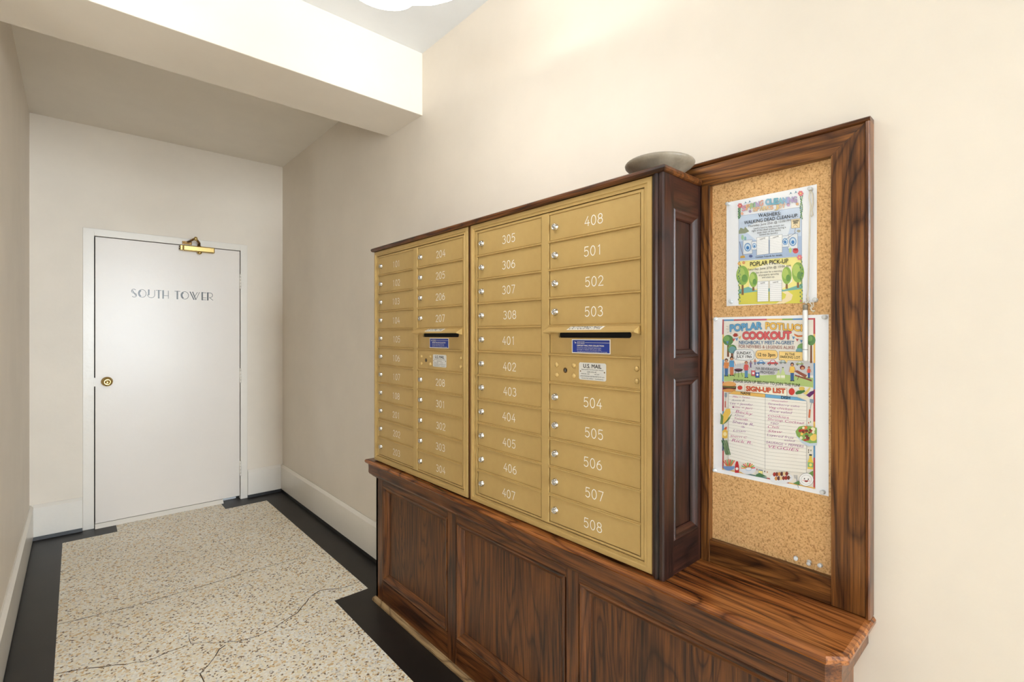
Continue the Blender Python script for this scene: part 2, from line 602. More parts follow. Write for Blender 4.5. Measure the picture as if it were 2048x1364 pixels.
def text(mb, s, u0, u1, v0, v1, P, n, mat=None, bold=0.0, shear=0.0):
    """letters stretched to fill u0..u1 x v0..v1 (v0 = base of the letters); tilt via v tuples (left,right)"""
    v, f = text_geo(s, bold, shear)
    if not v: return
    xs = [p[0] for p in v]; ys = [p[1] for p in v]
    cap = 0.70
    x0, x1 = min(xs), max(xs)
    k = max(bold, 0.0)      # heavier letters: a few copies, slightly shifted
    em = (v1[0] - v0[0] if isinstance(v0, tuple) else v1 - v0) / cap
    eu = (u1 - u0) / (x1 - x0)
    for q, (sx, sy) in enumerate([(0, 0)] + ([(-k, 0), (k, 0), (0, -k), (0, k), (k * .7, k * .7), (-k * .7, -k * .7), (k * .7, -k * .7), (-k * .7, k * .7)] if k else [])):
        out = []
        for x, y in v:
            t = (x - x0) / (x1 - x0)
            b = v0 if not isinstance(v0, tuple) else v0[0] + (v0[1] - v0[0]) * t
            c = v1 if not isinstance(v1, tuple) else v1[0] + (v1[1] - v1[0]) * t
            p = Vector(P(u0 + (u1 - u0) * t + sx * eu, b + (c - b) * y / cap + sy * em, n))
            p.x -= q * 2e-6
            out.append(p)
        mb.add(out, f, mat)

# ================================================================== THE ROOM
TH = 0.12
fl = empty('floor', (0.55, 1.0, 0), kind='structure')
terr_pts = [(-.065, YBACK), (-.065, 4.287), (.212, 4.287), (.212, YE + .02), (.862, YE + .02), (.862, 4.287), (1.1565, 4.287), (1.1565, 2.442), (.9755, 2.442), (.9755, YBACK)]
MB().prism([(x, y, -0.06) for x, y in terr_pts], (0, 0, .06)).build('terrazzo_field', TERR, fl)
bl = [[(XL - .1, 1.95), (-.065, 1.95), (-.065, 4.287), (.212, 4.287), (.212, YE + .05), (XL - .1, YE + .05)],
      [(.862, YE + .05), (.862, 4.287), (1.1565, 4.287), (1.1565, 2.442), (.9755, 2.442), (.9755, YBACK), (XR + .05, YBACK), (XR + .05, YE + .05)]]
for pts in bl:
    MB().prism([(x, y, -0.06) for x, y in pts], (0, 0, .06)).build('border_strip', BLACKT, fl)
MB().prism([(x, y, -0.06) for x, y in [(XLOB - .05, YBACK - .05), (-.065, YBACK - .05), (-.065, 1.95), (XLOB - .05, 1.95)]], (0, 0, .06)).build('terrazzo_field', TERR, fl)
MB().prism([(x, y, -0.06) for x, y in [(XLOB - .05, 1.95), (XL - .1, 1.95), (XL - .1, 2.4), (XLOB - .05, 2.4)]], (0, 0, .06)).build('border_strip', BLACKT, fl)

# cracks and the screed joint in the terrazzo (thin dark ribbons)
CRK = plain('crack_dirt', rgb(72, 56, 38), 0.9)
def crack(pts_px, w, name='crack', jit=0.004):
    pts = []
    q = [px_on(2, 0, *p) for p in pts_px]
    for a, b in zip(q[:-1], q[1:]):
        n = max(1, int((b - a).length / 0.03))
        for i in range(n):
            p = a.lerp(b, i / n)
            pts.append((p.x + random.uniform(-jit, jit), p.y + random.uniform(-jit, jit)))
    pts.append((q[-1].x, q[-1].y))
    mb = MB()
    for a, b in zip(pts[:-1], pts[1:]):
        stroke(mb, [a, b], w * random.uniform(.5, 1.3), lambda u, v, n: (u, v, 0.0004))
    mb.build(name, CRK, fl)
def z3(x, y):
    return (x / 2.6947, 1090 + y / 2.6947)
crack([z3(305, 692), z3(470, 663), z3(620, 648), z3(785, 628), z3(905, 575), z3(1010, 540)], .0048)
crack([z3(1018, 480), z3(1025, 530), z3(1190, 528)], .003)
crack([z3(1190, 528), z3(1290, 520), z3(1400, 488), z3(1510, 425), z3(1600, 365), z3(1680, 270), z3(1725, 246), z3(1860, 230), z3(1940, 195)], .0045)
crack([z3(1210, 540), z3(1185, 560), z3(1165, 595), z3(1130, 640), z3(1082, 690), z3(1100, 738)], .0048)
crack([z3(312, 428), z3(720, 330), z3(1080, 225), z3(1400, 128), z3(1660, 58)], .0042, 'screed_joint', 0.0010)
crack([z3(940, 38), z3(1005, 34)], .003)

def struct(name, *a, **k):
    return tag(box(name, *a, **k), kind='structure')
struct('wall_right', XR, XR + TH, YBACK - TH, YE + TH, -.06, ZC + .1, WALL)
# end wall with the doorway cut out
DX0, DX1, DZ = 0.035, 1.056, 2.083      # outside of the door frame
MB_end = MB().prism([(x, YE, z) for x, z in [(XL - TH, -.06), (DX0, -.06), (DX0, DZ), (DX1, DZ), (DX1, -.06), (XR + TH, -.06), (XR + TH, ZC + .1), (XL - TH, ZC + .1)]], (0, TH, 0))
tag(MB_end.build('wall_end', WALL), kind='structure')
struct('wall_left', XL - TH, XL, BY0, YE + TH, -.06, ZC + .1, WALL)
struct('wall_lobby_end', XLOB - TH, XL - TH, BY0, BY0 + TH, -.06, ZC + .1, WALL2)
WY0, WY1, WZ0, WZ1 = -.28, .18, 1.35, 1.98       # small unseen window, added to light the cork board side
mb = MB()
mb.box(XLOB - TH, XLOB, YBACK - TH, WY0, -.06, ZC + .1); mb.box(XLOB - TH, XLOB, WY1, BY0 + TH, -.06, ZC + .1)
mb.box(XLOB - TH, XLOB, WY0, WY1, -.06, WZ0); mb.box(XLOB - TH, XLOB, WY0, WY1, WZ1, ZC + .1)
tag(mb.build('wall_lobby_left', WALL2), kind='structure')
GX0, GX1, GZ0, GZ1 = .30, 1.31, .30, 2.74       # tall unseen window, added to send fill light down the passage
mb = MB()
mb.box(XLOB - TH, GX0, YBACK - TH, YBACK, -.06, ZC + .1); mb.box(GX1, XR + TH, YBACK - TH, YBACK, -.06, ZC + .1)
mb.box(GX0, GX1, YBACK - TH, YBACK, -.06, GZ0); mb.box(GX0, GX1, YBACK - TH, YBACK, GZ1, ZC + .1)
tag(mb.build('wall_back', WALL2), kind='structure')
def glazing(name, u0, u1, v0, v1, nb, P):  # builds the out-of-view windows added for fill daylight
    w_ = empty(name, P((u0 + u1) / 2, v0, 0), kind='structure')
    mb = MB()
    def b_(a0, a1, c0, c1):
        p, q = P(a0, c0, -.02), P(a1, c1, .02)
        mb.box(p[0], q[0], p[1], q[1], p[2], q[2])
    b_(u0, u0 + .05, v0, v1); b_(u1 - .05, u1, v0, v1); b_(u0 + .05, u1 - .05, v0, v0 + .05); b_(u0 + .05, u1 - .05, v1 - .05, v1)
    for k in range(1, nb):
        m_ = u0 + (u1 - u0) * k / nb
        b_(m_ - .025, m_ + .025, v0 + .05, v1 - .05)
    mb.build('fill_window_frame', TRIMW, w_)
    for k in range(nb):
        a0 = u0 + (u1 - u0) * k / nb + (.05 if k == 0 else .025); a1 = u0 + (u1 - u0) * (k + 1) / nb - (.05 if k == nb - 1 else .025)
        mb = MB(); mb.add([P(a0, v0 + .05, 0), P(a1, v0 + .05, 0), P(a1, v1 - .05, 0), P(a0, v1 - .05, 0)], [(0, 1, 2, 3)])
        mb.build('pane', GLAZE, w_)
glazing('fill_window_2', WY0, WY1, WZ0, WZ1, 1, lambda u, v, n: (XLOB - .06 - n, u, v))
glazing('fill_window_1', GX0, GX1, GZ0, GZ1, 2, lambda u, v, n: (u, YBACK - .06 - n, v))
tag(box('ceiling', XLOB - TH, XR + TH, YBACK - TH, BY0 + .01, ZC, ZC + .1, CEIL_W), kind='structure')
tag(box('ceiling_passage', XL - TH, XR + TH, BY0 + .01, YE + TH, ZC, ZC + .1, CEIL_B), kind='structure')
tag(box('ceiling_beam', XL - .02, XR + .02, BY0, BY1, BZ, ZC + .02, WALL, bevel=.003), kind='structure')

# baseboards: tall flat face, bevelled cap
def baseboard(name, path, mat):
    prof = [(0, .231), (.006, .231), (.019, .212), (.019, .026), (.017, 0.024), (0, 0.024)]
    tag(sweep(MB(), path, prof).build(name, mat), kind='structure')
# travel so that 'left' points into the room
baseboard('baseboard_right', [(XR, 2.335), (XR, YE)], TRIMB)
baseboard('baseboard_end_right', [(XR - .019, YE), (DX1 + .002, YE)], TRIMW)
baseboard('baseboard_end_left', [(DX0 - .002, YE), (XL + .019, YE)], TRIMW)
baseboard('baseboard_left', [(XL, YE), (XL, BY0 + .02)], TRIMB)
baseboard('baseboard_lobby_right', [(XR, YBACK), (XR, .298)], TRIMB)
baseboard('baseboard_lobby_left', [(XLOB, BY0), (XLOB, YBACK)], TRIMB)
baseboard('baseboard_lobby_end', [(XL - TH, BY0), (XLOB + .019, BY0)], TRIMB)
baseboard('baseboard_lobby_back', [(XLOB + .019, YBACK), (XR - .019, YBACK)], TRIMB)
# dark sealed joint below the baseboards
def joint(name, path):
    tag(sweep(MB(), path, [(0, .0245), (.015, .0245), (.017, 0), (0, 0)]).build(name, BLACKF), kind='structure')
joint('trim_1', [(XR, 2.335), (XR, YE)])
joint('trim_2', [(XR - .015, YE), (DX1 + .002, YE)])
joint('trim_3', [(DX0 - .002, YE), (XL + .015, YE)])
joint('trim_4', [(XL, YE), (XL, BY0 + .02)])
joint('trim_5', [(XR, YBACK), (XR, .298)])
joint('trim_6', [(XLOB, BY0), (XLOB, YBACK)])
joint('trim_7', [(XL - TH, BY0), (XLOB + .015, BY0)])
joint('trim_8', [(XLOB + .015, YBACK), (XR - .015, YBACK)])

# ------------------------------------------------------------------ door
struct('wall_beyond_door', DX0 - .1, DX1 + .1, YE + TH + .001, YE + TH + .05, -.06, DZ + .15, DARK)  # unseen dark backing, added to stop daylight leaking under the door
door = tag(empty('door_1', (0.55, YE, 0)), 'grey-white flush door lettered SOUTH TOWER with brass knob and closer', kind='structure')
LX0, LX1, LZ = 0.097, 1.002, 2.03
fy0, fy1 = YE - .006, YE + .09
mb = MB()
mb.box(DX0, LX0 - .003, fy0, fy1, 0, DZ)
mb.box(LX1 + .003, DX1, fy0, fy1, 0, DZ)
mb.box(LX0 - .003, LX1 + .003, fy0, fy1, LZ + .003, DZ)
mb.build('door_frame', TRIMW, door, None, .002)
mb = MB()
mb.box(LX0 - .004, LX0 + .02, YE + .045, YE + .06, 0, LZ + .004)
mb.box(LX1 - .02, LX1 + .004, YE + .045, YE + .06, 0, LZ + .004)
mb.box(LX0, LX1, YE + .045, YE + .06, LZ - .02, LZ + .004)
mb.build('door_stop', DARK, door)
leaf = box('door_leaf', LX0 + .003, LX1 - .002, YE - .002, YE + .042, .030, LZ - .002, DOORP, door, .0015)
# pale threshold and sweep
mb = MB()
mb.prism([(LX0 + .002, YE - .028, 0), (LX0 + .002, YE - .02, .010), (LX0 + .002, YE - .004, .027), (LX0 + .002, YE + .05, .027), (LX0 + .002, YE + .05, 0)], (.78, 0, 0))
mb.build('threshold', TRIMW, door)
# knob
kx, kz = 0.1633, 1.016
mb = MB()
mb.lathe([(.033, 0), (.033, .004), (.029, .008), (.014, .012), (.012, .03), (.022, .036), (.0295, .046), (.030, .054), (.026, .062), (.014, .066), (.012, .064)], (kx, YE - .002, kz), (0, -1, 0), 28)
mb.build('door_knob', BRASS, door)
box('latch_plate', LX0 - .004, LX0 + .004, YE - .008, YE, kz - .03, kz + .03, TRIMW, door)
for zc in (1.782, 1.013, .254):
    mb = MB()
    for k in range(5):
        z0 = zc - .062 + k * .025
        mb.lathe([(.0062, 0), (.0062, .0235)], (LX1 + .001, YE - .009, z0), (0, 0, 1), 12)
    mb.lathe([(.0045, 0), (.0045, .124)], (LX1 + .001, YE - .009, zc - .062), (0, 0, 1), 10)
    mb.build('hinge', TRIMW, door)
# closer: body with rounded ends, pinion cap, two arms and foot
cl = box('door_closer', .605, .815, YE - .052, YE - .002, 1.984, 2.029, BRASS, door, .008, 3)
mb = MB()
mb.box(.588, .606, YE - .046, YE - .004, 1.987, 2.026)
mb.build('closer_end_cap', BRASS, cl, None, .004)
mb = MB()
for z in (1.998, 2.015):
    mb.lathe([(.0055, 0), (.0055, .004)], (.587, YE - .026, z), (-1, 0, 0), 12)
mb.build('valve_screw', DARK, cl)
mb = MB()
mb.lathe([(.014, 0), (.016, .006), (.013, .014), (.004, .018)], (.715, YE - .028, 1.986), (0, 0, -1), 18)
mb.build('pinion_cap', BRASS, cl)
mb = MB()
mb.lathe([(.014, 0), (.014, .006), (.009, .007), (.009, .02)], (.712, YE - .028, 2.028), (0, 0, 1), 14)
mb.build('pinion_post', BRASSD, cl)
mb = MB()
ex = Vector((.672, YE - .145, 2.066))
mb.tube([(.714, YE - .03, 2.046), (.708, YE - .06, 2.052), tuple(ex)], .0085, 8)
mb.build('closer_arm', BRASSD, cl)
mb = MB()
mb.tube([tuple(ex + Vector((0, 0, .006))), (.655, YE - .08, 2.062), (.640, YE - .02, 2.056)], .0075, 8)
mb.build('closer_arm', BRASSD, cl)
mb = MB()
mb.lathe([(.004, -.014), (.011, -.011), (.012, .006), (.009, .013), (.003, .016)], ex, (0, 0, 1), 14)
mb.build('arm_pivot', BRASS, cl)
mb = MB()
mb.box(.605, .668, YE - .012, YE - .0065, 2.038, 2.062)
mb.box(.612, .650, YE - .024, YE - .012, 2.046, 2.056)
mb.build('closer_foot', BRASSD, cl, None, .002)

# lettering SOUTH TOWER (deco: one heavy stem per letter)
PD = lambda u, v, n: (u, YE - .0024 - n, v)
LH, LB = .0575, 1.6185
def lx(p):
    return px_on(1, YE - .002, 250 + p / 10.78, 590).x
mb = MB()
thin, thick = .0036, .0098
def L(pts, w):
    stroke(mb, [(u, LB + v * LH) for u, v in pts], w, PD)
def S_(cx_, rx, y0, ry, a0, a1, w):
    L([(cx_ + rx * math.cos(math.radians(a0 + (a1 - a0) * i / 20)), y0 + ry * math.sin(math.radians(a0 + (a1 - a0) * i / 20))) for i in range(21)], w)
def O_(a, b):
    c, r = (a + b) / 2, (b - a) / 2
    S_(c, r, .5, .5, 0, 360, thin)
    for k in range(5):   # heavy left crescent
        S_(c + .0022 * k, r, .5, .5 - .012 * k, 128, 232, thin)
def T_(a, b):
    L([(a, 1), (b, 1)], thin); L([((a + b) / 2, 1), ((a + b) / 2, 0)], thick)
a, b = lx(140), lx(255)
S_((a + b) / 2 - .002, (b - a) * .42, .74, .26, 40, 270, thin); S_((a + b) / 2, (b - a) * .46, .25, .25, 90, -140, thin); L([(a + .006, .80), (b - .006, .22)], thick * .6)
O_(lx(285), lx(455))
a, b = lx(490), lx(640)
L([(a + .006, 1), (a + .006, .36)], thick); L([(b, 1), (b, .36)], thin); S_((a + b) / 2, (b - a) / 2, .36, .36, 180, 360, thin)
T_(lx(670), lx(785))
a, b = lx(822), lx(935)
L([(a, 1), (a, 0)], thick); L([(b, 1), (b, 0)], thin); L([(a, .34), (b, .34)], thin)
T_(lx(1072), lx(1185))
O_(lx(1205), lx(1370))
a, b = lx(1405), lx(1605); w_ = b - a
L([(a, 1), (a + w_ * .40, 0)], thick * .8); L([(a + w_ * .27, 1), (a + w_ * .60, 0)], thick * .8); L([(a + w_ * .44, .3), (a + w_ * .78, 1)], thin); L([(a + w_ * .62, 0), (b, 1)], thin)
a, b = lx(1665), lx(1755)
L([(a, 1), (a, 0)], thick)
for yy in (.98, .28, .02): L([(a, yy), (b, yy)], thin)
a, b = lx(1785), lx(1890)
L([(a, 1), (a, 0)], thick); S_(a + (b - a) * .5, (b - a) * .48, .68, .31, 92, -92, thin); L([(a, .99), (a + (b - a) * .5, .99)], thin); L([(a + (b - a) * .3, .37), (b + .002, 0)], thin)
tag(mb.build('lettering', LETTER, leaf), 'dark deco capitals reading SOUTH TOWER')

# ================================================================== COUNTER BASE
XB, YB0, YB1 = 1.135, .315, 2.305
base = empty('counter_base', (1.23, 1.3, 0), 'dark oak panelled base cabinet under the mailbox counter', 'cabinet')
mb = MB()
mb.box(XB + .022, XR - .001, YB0 + .002, YB1 - .002, .001, .62)
mb.build('carcass', WOODZ, base)
PB = lambda u, v, n: (XB - n, YB1 - u, v)            # front face: u runs towards the camera end
def fbox(name, u0, u1, v0, v1, mat, n0=-.022, n1=0, bev=.0015):
    a = PB(u0, v0, n0); b = PB(u1, v1, n1)
    return box(name, a[0], b[0], a[1], b[1], a[2], b[2], mat, base, bev)
UT = YB1 - YB0
st = [(0, .068), (.636, .696), (1.285, 1.335), (1.918, UT)]
for a, b in st:
    fbox('stile', a, b, .001, .6295, WOODZ)
op = [(st[i][1], st[i + 1][0]) for i in range(3)]
for a, b in op:
    fbox('bottom_rail', a + .0005, b - .0005, .001, .125, WOODY, -.022, -.0003)
    fbox('top_rail', a + .0005, b - .0005, .590, .6295, WOODY, -.022, -.0003)
    fbox('panel', a - .0, b + .0, .12, .60, PANELZ, -.0219, -.0190, 0)
    ring4('panel_moulding', (a + .0004, b - .0004, .1254, .6), [(0, -.019), (0, -.005), (.003, -.005), (.004, .001), (.007, .003), (.013, .002), (.017, -.004), (.026, -.010), (.034, -.0165), (.035, -.0188)], PB, WOODZ, WOODY, base)
# plain end face
box('end_panel', XB, XR - .001, YB0 - .0005, YB0 + .02, .001, .6295, WOODZ, base, .0015)
box('end_panel', XB, XR - .001, YB1 - .02, YB1 + .0005, .001, .6295, WOODZ, base, .0015)
# bare shoe moulding on the floor
sweep(MB(), [(XR - .001, YB1), (XB, YB1), (XB, YB0), (XR - .001, YB0)][::-1], [(0, .022), (.006, .021), (.012, .016), (.015, .008), (.015, .0005), (0, .0005)][::1]).build('shoe_moulding', RAWWOOD, base)

# ================================================================== COUNTERTOP
top = empty('countertop', (1.2, 1.3, .64), 'polished dark oak countertop with rounded nosing below mailboxes', 'countertop')
ch = .016
path = [(XR - .001, YB0), (XB + ch * .4, YB0), (XB, YB0 + ch * .4), (XB, YB1), (XR - .001, YB1)]
nos = [(-.01, .7165), (.030, .7160), (.0385, .7135), (.0425, .7080), (.0425, .7020), (.0390, .6965), (.0330, .6945), (.0305, .6920), (-.01, .6920)]
fas = [(-.02, .6919), (.0290, .6919), (.0280, .6700), (.0285, .6500), (.0250, .6420), (.0170, .6360), (.0120, .6300), (-.02, .6300)]
sweep(MB(), path, nos).build('slab', TOPY, top)
sweep(MB(), path, fas).build('apron', WOODY, top)

# ================================================================== UPPER CABINET (wood box round the mailboxes)
XU, YU0, YU1, ZU0, ZU1 = 1.110, .668, 2.290, .717, 1.757
up = empty('mail_cabinet', (1.25, 1.48, ZU0), 'dark oak surround with panelled end holding the brass-coloured mailboxes', 'cabinet')
mb = MB()
mb.box(1.16, XR - .001, YU0 + .021, YU1, ZU0 + .0005, ZU1)
mb.build('carcass', WOODZ, up)
# top board with rounded nose
sweep(MB(), [(1.2945, YU0), (XU, YU0), (XU, YU1), (XR - .001, YU1)], [(-.01, 1.7752), (.004, 1.7750), (.008, 1.7715), (.0085, 1.7655), (.006, 1.7600), (.002, 1.7575), (-.01, 1.7575)]).build('top_board', WOODY, up)
# corner post with bead
mb = MB()
pp = [(XU + .05, YU0), (XU + .004, YU0), (XU, YU0 + .004), (XU, YU0 + .012), (XU + .003, YU0 + .014), (XU, YU0 + .017), (XU - .002, YU0 + .022), (XU, YU0 + .028), (XU + .006, YU0 + .031), (XU + .006, YU0 + .0355), (XU + .05, YU0 + .0355)]
mb.prism([(x, y, ZU0 + .0005) for x, y in pp], (0, 0, ZU1 - ZU0))
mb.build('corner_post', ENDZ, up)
# end: stile, three rails, two recessed panels with mouldings
PE = lambda u, v, n: (u, YU0 + .001 - n, v)
ex0, ex1 = 1.156, 1.2905
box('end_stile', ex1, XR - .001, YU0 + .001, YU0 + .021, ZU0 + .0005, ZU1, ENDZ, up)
zs = [(ZU0 + .0005, .806), (1.230, 1.281), (1.674, ZU1)]
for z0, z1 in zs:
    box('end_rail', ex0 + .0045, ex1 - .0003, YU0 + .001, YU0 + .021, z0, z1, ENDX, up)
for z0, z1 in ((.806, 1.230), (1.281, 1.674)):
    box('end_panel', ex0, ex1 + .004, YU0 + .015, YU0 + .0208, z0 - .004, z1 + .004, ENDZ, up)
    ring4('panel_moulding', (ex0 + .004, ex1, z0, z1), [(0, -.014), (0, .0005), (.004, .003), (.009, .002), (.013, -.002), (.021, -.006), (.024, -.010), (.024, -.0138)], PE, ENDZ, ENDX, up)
# strip between the two mailbox units
box('divider_strip', 1.1215, 1.1595, 1.4872, 1.5050, ZU0 + .0005, ZU1, WOODZ, up)

# ================================================================== MAILBOX UNITS
XM = 1.120
ROW0, PITCH, NROW = .7500, .08878, 11
COLS = [(.0365, .3750), (.4070, .7455)]
UW = .7815
MZ0, MZ1 = .7205, 1.7565
def door_mesh():
    w, h = COLS[0][1] - COLS[0][0] - .006, PITCH - .0085
    me_o = MB().box(-.003, .003, -w / 2, w / 2, -h / 2, h / 2)
    return me_o, w, h
MESH = {}
def shared(name, maker, mat, parent, origin):
    """object whose mesh data is made once and shared"""
    if name not in MESH:
        o = maker().build(name, mat, parent, (0, 0, 0))
        MESH[name] = o.data
        bpy.data.objects.remove(o)
    o = bpy.data.objects.new(name, MESH[name])
    return link(o, parent, origin)
DW, DH = COLS[0][1] - COLS[0][0] - .005, PITCH - .0080
def mk_door():
    mb = MB()
    a = .0035
    y0, y1, z0, z1 = -DW / 2, DW / 2, -DH / 2, DH / 2
    v = [(.004, y0, z0), (.004, y1, z0), (.004, y1, z1), (.004, y0, z1),
         (-.0012, y0, z0), (-.0012, y1, z0), (-.0012, y1, z1), (-.0012, y0, z1),
         (-.002, y0 + .001, z0 + .001), (-.002, y1 - .001, z0 + .001), (-.002, y1 - .001, z1 - .001), (-.002, y0 + .001, z1 - .001)]
    f = [(0, 1, 2, 3), (0, 4, 5, 1), (1, 5, 6, 2), (2, 6, 7, 3), (3, 7, 4, 0), (4, 8, 9, 5), (5, 9, 10, 6), (6, 10, 11, 7), (7, 11, 8, 4), (8, 11, 10, 9)]
    mb.add(v, f)
    # turned-out hinge flange on the side away from the lock
    mb.box(-.004, .003, y0, y0 + .0025, z0, z1)
    return mb
def mk_lock():
    mb = MB()
    mb.lathe([(.0115, 0), (.0115, .002), (.0100, .003), (.0100, .0085), (.0088, .0100), (.0072, .0100), (.0070, .0088), (.0045, .0088), (.0040, .0100), (.0012, .0100)], (0, 0, 0), (-1, 0, 0), 20)
    return mb
def mk_key():
    mb = MB()
    mb.box(-.0104, -.0090, -.0010, .0010, -.0042, .0042)
    return mb
def mk_rail():
    mb = MB()
    # rolled bead: low profile with a ridge
    w = COLS[0][1] - COLS[0][0]
    pr = [(.004, -.0040), (-.0035, -.0040), (-.0052, -.0028), (-.0052, .0002), (-.0030, .0012), (-.0030, .0022), (-.0046, .0030), (-.0030, .0040), (.004, .0040)]
    mb.prism([(x, -w / 2, z) for x, z in pr], (0, w, 0))
    return mb
def mk_rivet():
    mb = MB()
    mb.lathe([(.0076, 0), (.0074, .0020), (.0060, .0044), (.0032, .0060), (.0006, .0065)], (0, 0, 0), (-1, 0, 0), 14)
    return mb

def slot_plate(PV, u0, u1, v0, v1, su0, su1, sv0, sv1):
    """thin plate with a rounded slot cut through it"""
    mb = MB()
    r = (sv1 - sv0) / 2 * .85
    ins, N = [], 6
    for cxx, cyy, a0 in ((su1 - r, sv1 - r, 0), (su0 + r, sv1 - r, 90), (su0 + r, sv0 + r, 180), (su1 - r, sv0 + r, 270)):
        for k in range(N):
            t = math.radians(a0 + 90 * k / (N - 1))
            ins.append((cxx + r * math.cos(t), cyy + r * math.sin(t)))
    crn = [(u1, v1), (u0, v1), (u0, v0), (u1, v0)]
    out = [crn[i // N] for i in range(4 * N)]
    M = 4 * N
    v = [PV(a, b, 0) for a, b in out] + [PV(a, b, 0) for a, b in ins] + [PV(a, b, -.012) for a, b in ins]
    f = []
    for i in range(M):
        j = (i + 1) % M
        if out[i] != out[j]:
            f.append((i, j, M + j, M + i))
        else:
            f.append((i, M + j, M + i))
        f.append((M + i, M + j, 2 * M + j, 2 * M + i))
    mb.add(v, f)
    return mb

